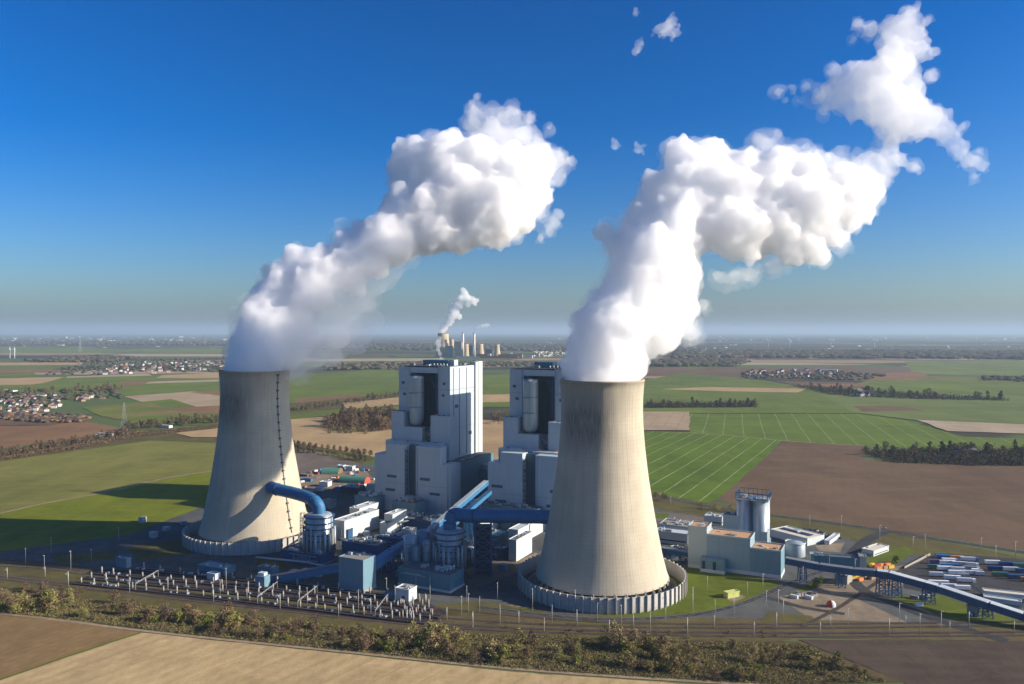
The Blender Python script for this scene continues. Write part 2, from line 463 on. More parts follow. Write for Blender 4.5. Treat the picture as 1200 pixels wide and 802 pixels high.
# ---------------------------------------------------------------- ground materials
def field_mat(name, c, c2=None, line=None, rows=None, mott=0.012, amp=0.17, rough=0.95):
    """soil or crop; line=(angle deg, spacing m, width m, colour, strength), rows=(angle, spacing, strength)"""
    n = NT(name, rough, spec=0.1)
    c2 = tuple(x * 0.86 for x in c2) if c2 else tuple(x * 0.66 for x in c)
    a = n.noise(mott, 5); b = n.noise(mott * 9, 4)
    f = n.map(n.math('ADD', n.math('MULTIPLY', a, 0.65), n.math('MULTIPLY', b, 0.35)), 0.5 - amp, 0.5 + amp, 0, 1)
    colr = n.mix(f, c2, c)
    big = n.noise(mott * 0.25, 2)
    colr = n.mix(n.map(big, 0.35, 0.7, 0.0, 0.45), colr, tuple(min(1, x * 1.25) for x in c))
    s = n.sep()
    def across(deg):
        return n.math('SUBTRACT', n.math('MULTIPLY', s[0], math.cos(R(deg))), n.math('MULTIPLY', s[1], math.sin(R(deg))))
    pt = n.noise(mott * 2.2, 6, n.scale(None, (1, 0.35, 1), R(20)), rough=0.68)
    colr = n.mix(n.map(pt, 0.42, 0.66, 0.0, 0.42), colr, tuple(x * 0.62 for x in c2))
    pt2 = n.noise(mott * 5, 5, n.scale(None, (0.3, 1, 1), R(-25)), rough=0.6)
    colr = n.mix(n.map(pt2, 0.5, 0.72, 0.0, 0.35), colr, tuple(min(1, x * 1.3 + 0.01) for x in c))
    if rows:
        t = n.math('ADD', across(rows[0]), n.math('MULTIPLY', n.noise(0.02, 2), rows[1] * 0.5))
        wv = n.math('SINE', n.math('MULTIPLY', t, 2 * math.pi / rows[1]))
        pn = n.noise(0.5, 3, n.scale(None, (1, 0.04, 1), R(rows[0])))
        k = n.math('MULTIPLY', n.map(wv, -1, 1, 0, 1), n.map(pn, 0.3, 0.7, 0.2, 1))
        colr = n.mix(n.math('MULTIPLY', k, rows[2]), colr, tuple(x * 0.5 for x in c2))
    if line:
        t = n.math('ADD', across(line[0]), n.math('MULTIPLY', n.noise(0.006, 1), 4.0))
        m_ = n.math('MODULO', n.math('ADD', t, 9000.0), line[1])
        k = n.math('LESS_THAN', m_, line[2])
        var = n.map(n.noise(0.02, 3), 0.35, 0.6, 0.45, 1.0)
        colr = n.mix(n.math('MULTIPLY', n.math('MULTIPLY', k, line[4]), var), colr, line[3])
    fine = n.noise(0.9, 3)
    colr = n.mix(n.map(fine, 0.3, 0.7, 0.0, 0.3), colr, tuple(x * 0.6 for x in c2))
    return n.col(colr).mat
GRN = (0.140, 0.178, 0.030); GRN2 = (0.075, 0.125, 0.022); OLV = (0.12, 0.135, 0.03)
F_ = {
    'green_lined': field_mat('crop_green_lined', (0.110, 0.168, 0.014), (0.075, 0.130, 0.012), line=(26.7, 28, 1.7, (0.30, 0.33, 0.16), 1.0)),
    'green_lined_far': field_mat('crop_green_lined_far', (0.125, 0.175, 0.022), (0.09, 0.14, 0.018), line=(15.6, 41, 2.6, (0.22, 0.27, 0.11), 0.8), mott=0.005),
    'green': field_mat('crop_green', GRN, (0.100, 0.138, 0.022), mott=0.004, rows=(12, 33, 0.10)),
    'green_pale': field_mat('crop_green_pale', (0.155, 0.19, 0.05), (0.12, 0.155, 0.04), mott=0.003),
    'meadow': field_mat('meadow', (0.205, 0.195, 0.050), (0.14, 0.148, 0.034), mott=0.008, rows=(70, 26, 0.12)),
    'meadow_bright': field_mat('meadow_bright', (0.17, 0.195, 0.014), (0.125, 0.15, 0.014), mott=0.02),
    'yellowish': field_mat('crop_yellowish', (0.19, 0.175, 0.05), mott=0.006),
    'tan': field_mat('soil_tan', (0.43, 0.30, 0.15), (0.35, 0.24, 0.12), mott=0.006),
    'tan_lined': field_mat('soil_tan_lined', (0.38, 0.29, 0.18), (0.33, 0.245, 0.15), line=(15.6, 30, 1.8, (0.2, 0.15, 0.09), 0.8), mott=0.006),
    'pale': field_mat('soil_pale', (0.42, 0.33, 0.22), (0.36, 0.28, 0.19), mott=0.006),
    'brown': field_mat('soil_brown', (0.165, 0.105, 0.06), (0.12, 0.078, 0.046), mott=0.005, rows=(22, 12, 0.08)),
    'rust': field_mat('soil_rust', (0.235, 0.135, 0.065), (0.19, 0.11, 0.056), mott=0.005),
    'grey': field_mat('soil_grey', (0.17, 0.14, 0.11), (0.13, 0.105, 0.082), mott=0.02),
    'till': field_mat('soil_tilled_pale', (0.50, 0.37, 0.19), (0.40, 0.285, 0.14), rows=(34, 11, 0.32), line=(34, 24, 1.0, (0.22, 0.155, 0.09), 0.5), mott=0.03),
    'till_brown': field_mat('soil_tilled_brown', (0.255, 0.17, 0.075), (0.20, 0.13, 0.058), rows=(31, 7, 0.25), mott=0.025),
    'dark': field_mat('soil_dark', (0.10, 0.072, 0.052), (0.07, 0.052, 0.04), rows=(95, 18, 0.35), mott=0.03),
    'corridor': field_mat('rail_corridor_soil', (0.135, 0.108, 0.048), (0.085, 0.066, 0.036), mott=0.035),
    'cinder': field_mat('cinder_bed', (0.06, 0.045, 0.042), (0.035, 0.028, 0.028), mott=0.08),
    'scrub': field_mat('scrub_ground', (0.115, 0.085, 0.042), (0.06, 0.05, 0.024), mott=0.05),
    'verge': field_mat('grass_verge', (0.12, 0.11, 0.032), (0.085, 0.07, 0.03), mott=0.04),
    'lawn': field_mat('lawn', (0.115, 0.145, 0.014), (0.08, 0.105, 0.014), mott=0.03),
    'asphalt': field_mat('asphalt', (0.062, 0.062, 0.064), (0.042, 0.042, 0.045), mott=0.05, rough=0.85),
    'yard': field_mat('yard_paving', (0.115, 0.118, 0.112), (0.065, 0.072, 0.074), mott=0.03),
    'gravel': field_mat('gravel', (0.27, 0.215, 0.15), (0.17, 0.135, 0.095), mott=0.04),
    'ballast': field_mat('ballast', (0.075, 0.056, 0.045), (0.048, 0.036, 0.03), mott=0.08),
    'track_soil': field_mat('dusty_track', (0.34, 0.26, 0.17), (0.27, 0.2, 0.13), mott=0.06),
}
# the wide plain: patchwork of far fields with woods and settlements
def plain_mat():
    n = NT('plain', 0.95, spec=0.08)
    warp = n.node('ShaderNodeVectorMath', operation='ADD')
    v0 = n.scale(None, (1 / 1500, 1 / 620, 1), R(9))
    n.inp(warp.inputs[0], v0)
    nz = n.node('ShaderNodeTexNoise'); n.inp(nz.inputs['Vector'], v0); nz.inputs['Scale'].default_value = 0.5
    sc_ = n.node('ShaderNodeVectorMath', operation='SCALE'); n.inp(sc_.inputs[0], nz.outputs['Color']); sc_.inputs['Scale'].default_value = 0.9
    n.inp(warp.inputs[1], sc_.outputs[0])
    cellc = n.voro(1.0, warp.outputs[0])
    sx = n.node('ShaderNodeSeparateColor'); n.inp(sx.inputs[0], cellc)
    fld = n.ramp(sx.outputs[0], [(0, (0.085, 0.125, 0.04)), (0.3, (0.11, 0.14, 0.055)), (0.46, (0.30, 0.22, 0.13)), (0.6, (0.14, 0.10, 0.066)), (0.76, (0.085, 0.12, 0.035)), (0.9, (0.36, 0.29, 0.2))], 'CONSTANT')
    wood = n.map(n.noise(1.0, 5, n.scale(None, (1 / 3300, 1 / 1200, 1))), 0.53, 0.555, 0, 1)
    fld = n.mix(wood, fld, (0.045, 0.038, 0.028))
    s = n.sep()
    far = n.map(s[1], 8000, 11000, 0, 1)
    wood2 = n.map(n.noise(1.0, 5, n.scale(None, (1 / 9000, 1 / 1400, 1))), 0.44, 0.5, 0, 1)
    fld = n.mix(n.math('MULTIPLY', far, wood2), fld, (0.04, 0.042, 0.032))
    # hedgerow lines
    e = n.node('ShaderNodeTexVoronoi', feature='DISTANCE_TO_EDGE'); n.inp(e.inputs['Vector'], warp.outputs[0]); e.inputs['Scale'].default_value = 1.0
    fld = n.mix(n.map(e.outputs['Distance'], 0.012, 0.02, 0.8, 0), fld, (0.05, 0.045, 0.03))
    fld = n.mix(n.map(n.noise(0.01, 4), 0.3, 0.7, 0, 0.3), fld, (0.08, 0.07, 0.04))
    return n.col(fld).mat
M_plain = plain_mat()
XF = 97000
m = MB(); m.add([(-XF, -900, 0), (XF, -900, 0), (XF, 2 * XF - 9000, 0), (-XF, 2 * XF - 9000, 0)], [(0, 1, 2, 3)])
tag(m.build('ground', M_plain), 'flat farmland plain reaching the hazy horizon', kind='structure')
_lvl = [0.03, 0.06]
def patch(name, mat, pts, world=False, dz=0.03):
    """flat sheet on the ground from a surveyed outline"""
    P0 = [Vector((p[0], p[1], 0)) for p in pts] if world else [G(*p) for p in pts]
    P_ = []; re_ = random.Random(len(pts) * 13 + int(pts[0][0]))
    for a, b in zip(P0, P0[1:] + P0[:1]):
        ln_ = (b - a).length; dist = max(500.0, min(a.y, b.y)); n_ = max(1, min(24, int(ln_ / (dist * 0.02))))
        nn_ = Vector((-(b - a).y, (b - a).x, 0)).normalized() if ln_ > 0 else Vector((0, 0, 0))
        P_.append(a)
        for k in range(1, n_): P_.append(a.lerp(b, (k + re_.uniform(-.3, .3)) / n_) + nn_ * re_.gauss(0, dist * 0.0007))
    far = min(p.y for p in P_) > 1500
    z = _lvl[1] if far else _lvl[0]
    _lvl[1 if far else 0] += 0.03 if far else 0.006
    bm = bmesh.new()
    bv = [bm.verts.new((p.x, p.y, z)) for p in P_]
    f = bm.faces.new(bv)
    f.normal_update()
    if f.normal.z < 0: f.normal_flip()
    bmesh.ops.triangulate(bm, faces=[f])
    me = bpy.data.meshes.new(name); bm.to_mesh(me); bm.free()
    me.materials.append(mat)
    o = bpy.data.objects.new(name, me); COL.objects.link(o)
    o['kind'] = 'structure'
    return o
def smooth_line(pts, k=3):
    for _ in range(k):
        q = [pts[0]]
        for a, b in zip(pts, pts[1:]):
            q += [a * 0.75 + b * 0.25, a * 0.25 + b * 0.75]
        q.append(pts[-1]); pts = q
    return pts
def strip_mb(line, width, z, mb=None, off=0.0, h=0.0):
    mb = mb or MB()
    L, Rr = [], []
    for i, p in enumerate(line):
        d = (line[min(i + 1, len(line) - 1)] - line[max(i - 1, 0)]); d.z = 0; d.normalize()
        nrm = Vector((-d.y, d.x, 0))
        L.append((p.x + nrm.x * (off + width / 2), p.y + nrm.y * (off + width / 2), z))
        Rr.append((p.x + nrm.x * (off - width / 2), p.y + nrm.y * (off - width / 2), z))
    k = len(line)
    mb.add(Rr + L, [(i, i + 1, i + 1 + k, i + k) for i in range(k - 1)])
    return mb
def road(name, mat, px, width, k=3, world=False, line_mat=None, dz=0.006):
    ln = smooth_line([Vector((p[0], p[1], 0)) if world else G(*p) for p in px], k)
    z = _lvl[0]; _lvl[0] += dz
    o = strip_mb(ln, width, z).build(name, mat); o['kind'] = 'structure'
    if line_mat:
        mb = MB()
        for off in (-width / 2 + 0.4, width / 2 - 0.4): strip_mb(ln, 0.22, z + 0.008, mb, off)
        for i in range(0, len(ln) - 1, 2): strip_mb([ln[i], ln[i + 1]], 0.2, z + 0.008, mb)
        q = mb.build('road_marking', line_mat); q['kind'] = 'structure'
    return ln
M_paint = NT('road_paint', 0.6).col((0.32, 0.32, 0.31)).mat

# far to near
patch('field', F_['tan'], [(-120, 425), (97, 425), (95, 428), (-120, 429)])
patch('field', F_['green'], [(-120, 429), (60, 429), (95, 431), (50, 433), (-120, 433)])
patch('field', F_['rust'], [(-120, 433), (60, 432.4), (75, 437), (-120, 437)])
patch('field', F_['green'], [(-120, 437), (40, 437), (45, 442), (-120, 442)])
patch('field', F_['pale'], [(340, 421), (520, 420), (520, 423), (340, 424)])
patch('field', F_['green'], [(340, 424), (466, 423), (530, 426), (340, 430)])
patch('field', F_['tan'], [(560, 424), (600, 423), (660, 427), (560, 428)])
patch('field', F_['brown'], [(755, 432), (830, 428), (860, 432), (1000, 429), (1012, 437), (900, 441), (755, 441)])
patch('field', F_['green'], [(790, 430), (822, 427), (845, 430), (812, 433)])
patch('field', F_['green_pale'], [(1060, 424), (1320, 421), (1320, 441), (1190, 441), (1070, 438)])
patch('field', F_['green_pale'], [(-120, 407), (100, 408), (220, 411), (100, 414), (-120, 413)])
patch('field', F_['pale'], [(150, 415), (280, 415), (262, 418), (120, 418)])
patch('field', F_['green_pale'], [(150, 409), (285, 408), (270, 414), (170, 414)])
patch('field', F_['green'], [(1020, 446), (1100, 444), (1320, 446), (1320, 470), (1100, 463), (960, 459)])
patch('field', F_['rust'], [(1020, 443), (1035, 438), (1075, 435), (1093, 443), (1070, 446), (1020, 446)])
patch('field', F_['yellowish'], [(1090, 441), (1185, 443), (1182, 447), (1100, 445.6)])
patch('field', F_['tan'], [(-120, 446), (76, 442), (55, 449), (20, 453), (-120, 454)])
patch('field', F_['green'], [(76, 442), (180, 440), (250, 438), (300, 441), (300, 463), (142, 464), (100, 463), (-120, 462), (-120, 453), (45, 451)])
patch('field', F_['pale'], [(78, 441.4), (175, 438.6), (178, 440.4), (78, 443.2)])
patch('field', F_['rust'], [(140, 448), (180, 446), (165, 452), (140, 452)])
patch('field', F_['tan'], [(190, 440), (300, 435), (300, 444), (183, 443.4)])
patch('field', F_['pale'], [(175, 447.6), (300, 443.8), (300, 446), (170, 450)])
patch('field', F_['tan_lined'], [(145, 465), (225, 459), (300, 463), (300, 476), (215, 479), (165, 471)])
patch('field', F_['rust'], [(222, 460), (300, 456), (300, 469)])
patch('field', F_['green'], [(95, 478), (200, 468), (230, 477), (120, 489)])
patch('field', F_['yellowish'], [(103, 479), (178, 473), (190, 477), (112, 482)])
patch('field', F_['rust'], [(215, 478), (300, 473), (300, 487), (235, 488), (120, 488)])
patch('field', F_['yellowish'], [(115, 486), (205, 482), (225, 484), (135, 492)])
patch('field', F_['green'], [(140, 490), (230, 485), (300, 486), (300, 497), (160, 500)])
patch('field', F_['brown'], [(-200, 486), (60, 486), (105, 490), (60, 499), (-200, 500)])
patch('field', F_['rust'], [(-300, 501), (0, 497), (100, 494), (155, 504), (100, 513), (0, 526), (-300, 560)])
patch('field', F_['tan'], [(205, 508), (300, 498), (300, 513), (225, 513)])
patch('field', F_['verge'], [(-300, 560), (0, 527), (155, 504), (200, 502), (262, 512), (262, 522), (175, 517), (100, 527), (0, 541), (-300, 585)])
patch('field', F_['meadow'], [(-300, 585), (0, 541), (100, 527), (175, 516.5), (262, 520), (300, 548), (137, 575), (0, 600), (-300, 665)])
patch('field', F_['meadow_bright'], [(-300, 665), (0, 600), (137, 575), (262, 549), (330, 545), (330, 590), (262, 640), (160, 628), (0, 650), (-300, 690)])
patch('field', F_['green'], [(335, 440), (466, 431), (470, 464), (335, 473)])
patch('field', F_['rust'], [(345, 468), (415, 463), (432, 464), (380, 474), (345, 474)])
patch('field', F_['verge'], [(335, 474), (470, 461), (470, 474), (335, 488)])
patch('field', F_['tan'], [(400, 473), (470, 466), (470, 474.5), (408, 480)])
patch('field', F_['green'], [(335, 486), (470, 474.5), (470, 481), (335, 492)])
patch('field', F_['tan'], [(335, 491), (470, 484), (640, 498), (640, 540), (440, 536), (425, 532), (335, 518)])
patch('field', F_['verge'], [(335, 518), (345, 519), (425, 533), (440, 538), (420, 546), (350, 528), (335, 528)])
patch('field', F_['grey'], [(335, 527), (365, 527), (425, 545), (380, 556), (335, 556)])
patch('field', F_['green'], [(560, 441), (640, 440), (640, 464), (560, 464)])
patch('field', F_['tan'], [(560, 463), (640, 462), (640, 471), (560, 472)])
patch('field', F_['green'], [(560, 472), (640, 471), (640, 478), (560, 478)])
patch('field', F_['green'], [(640, 446), (755, 446), (800, 438), (900, 447), (950, 456), (1010, 466), (1010, 485), (640, 485)])
patch('field', F_['tan'], [(775, 456.5), (830, 454), (945, 456), (935, 460.5), (850, 459)])
patch('field', F_['brown'], [(905, 447), (1000, 449), (1020, 453), (980, 456), (940, 453)])
patch('field', F_['rust'], [(935, 451), (1010, 450), (1018, 453), (960, 454)])
patch('field', F_['green_pale'], [(960, 462), (1020, 459), (1320, 468), (1320, 503), (1110, 498), (1000, 484)])
patch('field', F_['brown'], [(1000, 476.5), (1060, 477), (1085, 482), (1010, 483)])
patch('field', F_['tan_lined'], [(640, 483), (808, 483), (808, 505), (755, 505), (640, 505)])
patch('field', F_['green_lined_far'], [(808, 479), (985, 478), (1060, 493), (1130, 512), (1320, 518), (1320, 540), (1012, 523), (918, 517), (808, 507)])
patch('field', F_['pale'], [(1075, 493), (1320, 503), (1320, 513), (1110, 506)])
patch('field', F_['green_lined'], [(640, 506), (808, 506.5), (917, 517), (845, 583), (825, 592), (640, 575)])
patch('field', F_['brown'], [(918, 517), (1012, 522.5), (1013, 540), (1100, 543), (1200, 545), (1350, 548), (1350, 672), (1200, 645), (1000, 615), (870, 598), (843, 584)])
road('farm_path', F_['track_soil'], [(640, 503.5), (760, 506), (808, 507), (860, 511), (918, 517), (1012, 522.5)], 4)
road('farm_path', F_['track_soil'], [(0, 602), (50, 590), (110, 580), (137, 575), (180, 563), (225, 555), (262, 551)], 5)
road('farm_path', F_['asphalt'], [(-200, 566), (0, 533.5), (80, 522), (155, 509), (205, 504), (262, 500)], 7)
# industrial ground
patch('yard', F_['yard'], [(-40, 652), (150, 627), (262, 585), (335, 556), (425, 545), (640, 545), (760, 590), (870, 604), (1000, 622), (1200, 655), (1320, 680), (1320, 760), (1000, 735), (700, 722), (520, 722), (300, 692), (120, 668)])
patch('verge', F_['verge'], [(640, 560), (765, 578), (870, 597), (1000, 615), (1320, 676), (1320, 694), (1160, 660), (1060, 650), (980, 628), (860, 612), (765, 596), (640, 580)])
patch('lawn', F_['lawn'], [(800, 665), (850, 670), (918, 684), (890, 700), (850, 714), (780, 722), (700, 728), (700, 690)])
patch('gravel', F_['gravel'], [(846, 700), (862, 694), (874, 700), (860, 706)])
patch('gravel', F_['gravel'], [(912, 700), (960, 688), (990, 672), (1052, 664), (1130, 650), (1050, 690), (1000, 700), (1060, 728), (1070, 735), (960, 733)])
patch('verge', F_['lawn'], [(1010, 655), (1060, 640), (1075, 645), (1050, 662), (1020, 668)])
patch('verge', F_['lawn'], [(926, 695), (950, 686), (962, 680), (950, 692), (930, 697)])
patch('verge', F_['lawn'], [(1040, 700), (1100, 697), (1160, 718), (1320, 755), (1320, 770), (1120, 728)])
patch('asphalt', F_['asphalt'], [(1055, 668), (1100, 648), (1200, 656), (1320, 668), (1320, 732), (1150, 706), (1060, 690)])
# odd patches of grass, earth and paler paving inside the plant
for nm, mt, pts in (('lawn', 'lawn', [(455, 700), (480, 702), (470, 712), (448, 708)]), ('gravel', 'gravel', [(560, 706), (620, 712), (600, 720), (545, 714)]), ('lawn', 'verge', [(300, 652), (328, 655), (340, 668), (300, 668)]),
                    ('paving', 'grey', [(440, 636), (468, 640), (460, 655), (436, 648)]), ('paving', 'grey', [(545, 668), (600, 655), (612, 668), (560, 690)]), ('gravel', 'gravel', [(600, 660), (628, 648), (636, 656), (606, 668)]),
                    ('lawn', 'verge', [(150, 640), (215, 632), (225, 650), (160, 658)]), ('lawn', 'verge', [(60, 652), (130, 645), (140, 655), (70, 662)]), ('paving', 'grey', [(280, 668), (400, 690), (395, 700), (270, 680)]),
                    ('paving', 'grey', [(800, 628), (860, 640), (850, 650), (790, 640)]), ('gravel', 'gravel', [(345, 556), (430, 552), (440, 566), (350, 580)]), ('gravel', 'grey', [(770, 600), (840, 608), (830, 616), (765, 610)]),
                    ('lawn', 'lawn', [(765, 601), (785, 603), (780, 609), (764, 607)]), ('gravel', 'gravel', [(955, 640), (990, 636), (985, 648), (960, 646)]), ('verge', 'verge', [(480, 712), (560, 705), (640, 716), (640, 722), (520, 722)])):
    patch(nm, F_[mt], pts)
# rail corridor
patch('rail_corridor', F_['corridor'], [(-300, 640), (0, 655), (150, 672), (300, 692), (520, 722), (700, 722), (1000, 728), (1320, 742), (1320, 768), (1190, 752), (935, 748), (880, 760), (700, 752), (450, 742), (300, 726), (0, 688), (-300, 660)])
patch('scrub', F_['scrub'], [(-300, 660), (0, 688), (300, 724), (450, 740), (700, 750), (935, 752), (1060, 800), (900, 803), (700, 792), (450, 768), (300, 752), (0, 719), (-300, 690)])
patch('cinder_bed', F_['cinder'], [(78, 684), (108, 668), (200, 668), (330, 682), (480, 698), (524, 718), (504, 736), (360, 719), (230, 704)])
for pts in ([(-300, 651), (0, 681), (150, 699), (300, 716.5), (450, 733), (450, 739), (300, 724), (150, 708), (0, 688), (-300, 660)], [(0, 662), (90, 672), (200, 688), (330, 703), (430, 716), (430, 721), (300, 706), (130, 688), (0, 670)], [(560, 741), (700, 746), (900, 748.5), (930, 750), (700, 750)],
            [(620, 724), (700, 728), (860, 729), (840, 735), (700, 735)], [(900, 718), (950, 722), (960, 730), (890, 730)]):
    patch('verge', F_['verge'], pts)
patch('dark_field', F_['dark'], [(935, 750), (1190, 752), (1330, 752), (1330, 840), (1080, 830), (1060, 800)])
patch('field', F_['till_brown'], [(-300, 694), (0, 721), (80, 729), (165, 741.5), (0, 797), (-300, 900)])
patch('field', F_['till'], [(-330, 910), (0, 797.5), (166, 742), (300, 756), (450, 772), (600, 788), (760, 799), (860, 806), (1000, 812), (1000, 1000), (-330, 1100)])
road('hedge_verge', F_['lawn'], [(-120, 838), (0, 797.5), (90, 766), (165, 742)], 2.2)
road('farm_path', F_['track_soil'], [(-200, 703), (0, 719.5), (80, 728), (160, 739.5), (300, 754), (450, 769), (600, 785), (760, 796), (900, 804), (1000, 808)], 3.2)
road('ring_road', F_['asphalt'], [(560, 712), (640, 722), (700, 727), (760, 726), (818, 721.5), (866, 710), (897, 697.5), (926, 683.5), (953, 673), (985, 664)], 6.5, line_mat=M_paint)
road('access_road', F_['asphalt'], [(893, 699), (913, 704), (940, 712.7), (990, 720)], 5.5)
road('highway', F_['asphalt'], [(640, 558), (765, 581), (800, 588), (860, 599), (940, 608.7), (1002, 617), (1090, 631), (1200, 647.5), (1330, 668)], 9, line_mat=M_paint)
road('access_road', F_['asphalt'], [(985, 662), (1000, 650), (1010, 638), (1025, 628), (1040, 623)], 12)
road('access_road', F_['asphalt'], [(1095, 655), (1120, 668), (1150, 690), (1160, 700)], 7)
road('access_road', F_['gravel'], [(1000, 700), (1040, 705), (1080, 715), (1110, 735)], 9)
road('access_road', F_['asphalt'], [(990, 650), (1010, 700), (1040, 720), (1080, 745)][:1] + [(1000, 690), (1060, 712), (1120, 735), (1180, 752)], 10)
# ---------------------------------------------------------------- plant materials
def concrete_tower():
    n = NT('tower_concrete', 0.9, spec=0.15)
    s = n.sep()
    ang = n.math('ARCTAN2', s[1], s[0])
    deg = n.math('MULTIPLY', ang, 180 / math.pi)
    # pour lines: vertical ribs and horizontal lifts
    rib = n.math('LESS_THAN', n.math('MODULO', n.math('ADD', deg, 720.0), 3.0), 0.42)
    rn = n.noise(0.35, 3, n.comb(n.math('MULTIPLY', deg, 1.0), n.math('MULTIPLY', s[2], 0.012), 0.0))
    rib = n.math('MULTIPLY', rib, n.map(rn, 0.38, 0.62, 0.15, 1.0))
    rib = n.math('MULTIPLY', rib, n.map(s[2], 15, 170, 0.5, 1.0))
    lift = n.math('LESS_THAN', n.math('MODULO', s[2], 3.2), 0.3)
    streak = n.noise(0.22, 5, n.comb(deg, n.math('MULTIPLY', s[2], 0.03), 0.0))
    broad = n.noise(0.045, 6)
    c = n.mix(n.map(streak, 0.3, 0.7, 0, 1), (0.43, 0.38, 0.285), (0.50, 0.445, 0.34))
    c = n.mix(n.map(broad, 0.38, 0.62, 0, 0.5), c, (0.345, 0.305, 0.235))
    c = n.mix(n.math('MULTIPLY', rib, 0.5), c, (0.10, 0.09, 0.075))
    c = n.mix(n.math('MULTIPLY', lift, 0.13), c, (0.12, 0.105, 0.085))
    # streaky dark smudge high on the west side, darker band under the lip
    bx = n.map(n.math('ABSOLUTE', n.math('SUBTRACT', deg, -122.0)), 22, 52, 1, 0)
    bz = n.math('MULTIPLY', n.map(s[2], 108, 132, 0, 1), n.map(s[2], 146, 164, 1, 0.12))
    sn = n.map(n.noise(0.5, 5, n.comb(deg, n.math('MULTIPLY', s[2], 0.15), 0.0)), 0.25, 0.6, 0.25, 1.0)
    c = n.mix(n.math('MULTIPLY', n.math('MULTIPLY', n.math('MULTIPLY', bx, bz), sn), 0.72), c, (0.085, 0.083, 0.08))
    lip = n.math('MULTIPLY', n.map(s[2], 140, 172, 0, 0.45), n.map(streak, 0.35, 0.65, 0.3, 1))
    c = n.mix(lip, c, (0.17, 0.15, 0.12))
    foot = n.math('MULTIPLY', n.map(s[2], 40, 9, 0, 0.35), n.map(streak, 0.4, 0.7, 0.1, 1))
    c = n.mix(foot, c, (0.38, 0.34, 0.27))
    h = n.math('MULTIPLY', rib, -1.0)
    return n.bump(h, 0.6, 0.5).col(c).mat
def cladding(name, c, c2=None, panel=6.0, rough=0.45, seam=0.25, metal=0.0):
    """sheet cladding: faint seams, panel-to-panel variation and run-off streaks"""
    n = NT(name, rough, metal, 0.35)
    s = n.sep()
    hx = n.math('ADD', s[0], s[1])
    c2 = c2 or tuple(x * 0.86 for x in c)
    wn_ = n.node('ShaderNodeTexWhiteNoise', noise_dimensions='2D')
    n.inp(wn_.inputs[0], n.comb(n.math('FLOOR', n.math('DIVIDE', hx, panel)), n.math('FLOOR', n.math('DIVIDE', s[2], panel * 1.4)), 0.0))
    st = n.noise(0.8, 4, n.comb(hx, n.math('MULTIPLY', s[2], 0.05), 0.0))
    f = n.math('ADD', n.math('MULTIPLY', wn_.outputs[0], 0.3), n.math('MULTIPLY', n.map(st, 0.3, 0.7, 0, 1), 0.6))
    col = n.mix(f, c2, c)
    sm = n.math('MAXIMUM', n.math('LESS_THAN', n.math('MODULO', n.math('ADD', hx, 9000.0), panel), 0.25), n.math('LESS_THAN', n.math('MODULO', s[2], panel * 1.4), 0.25))
    col = n.mix(n.math('MULTIPLY', sm, seam), col, tuple(x * 0.45 for x in c))
    return n.col(col).mat
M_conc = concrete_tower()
M_clad = cladding('grey_cladding', (0.42, 0.49, 0.53), (0.355, 0.42, 0.46), 9, 0.5, 0.28)
M_clad_b = cladding('bluegrey_cladding', (0.15, 0.26, 0.32), (0.11, 0.205, 0.26), 5, 0.45)
M_teal = cladding('teal_cladding', (0.07, 0.19, 0.25), (0.05, 0.15, 0.205), 5, 0.5)
M_blue = cladding('blue_sheet', (0.035, 0.155, 0.31), (0.022, 0.115, 0.24), 6, 0.55, 0.35)
M_dblue = cladding('dark_blue_steel', (0.02, 0.085, 0.19), (0.015, 0.06, 0.14), 6, 0.5, 0.2)
M_white = cladding('white_cladding', (0.50, 0.53, 0.53), (0.42, 0.46, 0.47), 6, 0.5)
M_silver = cladding('silver_vessel', (0.38, 0.43, 0.45), (0.29, 0.35, 0.38), 9, 0.35, 0.35, 0.25)
M_steel = NT('steel', 0.5, 0.4).col((0.22, 0.23, 0.24)).mat
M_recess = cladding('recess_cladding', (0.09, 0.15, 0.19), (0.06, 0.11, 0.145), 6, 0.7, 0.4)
M_dark = NT('dark_recess', 0.8).col((0.028, 0.045, 0.06)).mat
M_pipe = NT('pipe_grey', 0.5, 0.2).col((0.33, 0.38, 0.40)).mat
M_roof = cladding('gravel_roof', (0.30, 0.26, 0.21), (0.2, 0.18, 0.15), 8, 0.9, 0.15)
M_roofd = cladding('dark_roof', (0.10, 0.12, 0.14), (0.07, 0.085, 0.10), 8, 0.9, 0.2)
M_cream = cladding('cream_roof', (0.62, 0.56, 0.42), (0.53, 0.48, 0.36), 8, 0.8, 0.15)
M_post = NT('post_concrete', 0.8).col((0.27, 0.25, 0.215)).mat
M_lamp = NT('galvanised', 0.5, 0.3).col((0.42, 0.42, 0.40)).mat
M_wallp = cladding('noise_wall_panel', (0.40, 0.385, 0.35), (0.31, 0.30, 0.275), 40, 0.7, 0)
M_rail = NT('rail_steel', 0.5, 0.4).col((0.30, 0.24, 0.2)).mat
M_red = NT('red_paint', 0.6).col((0.45, 0.06, 0.04)).mat
M_yel = NT('yellow_paint', 0.5).col((0.62, 0.40, 0.05)).mat

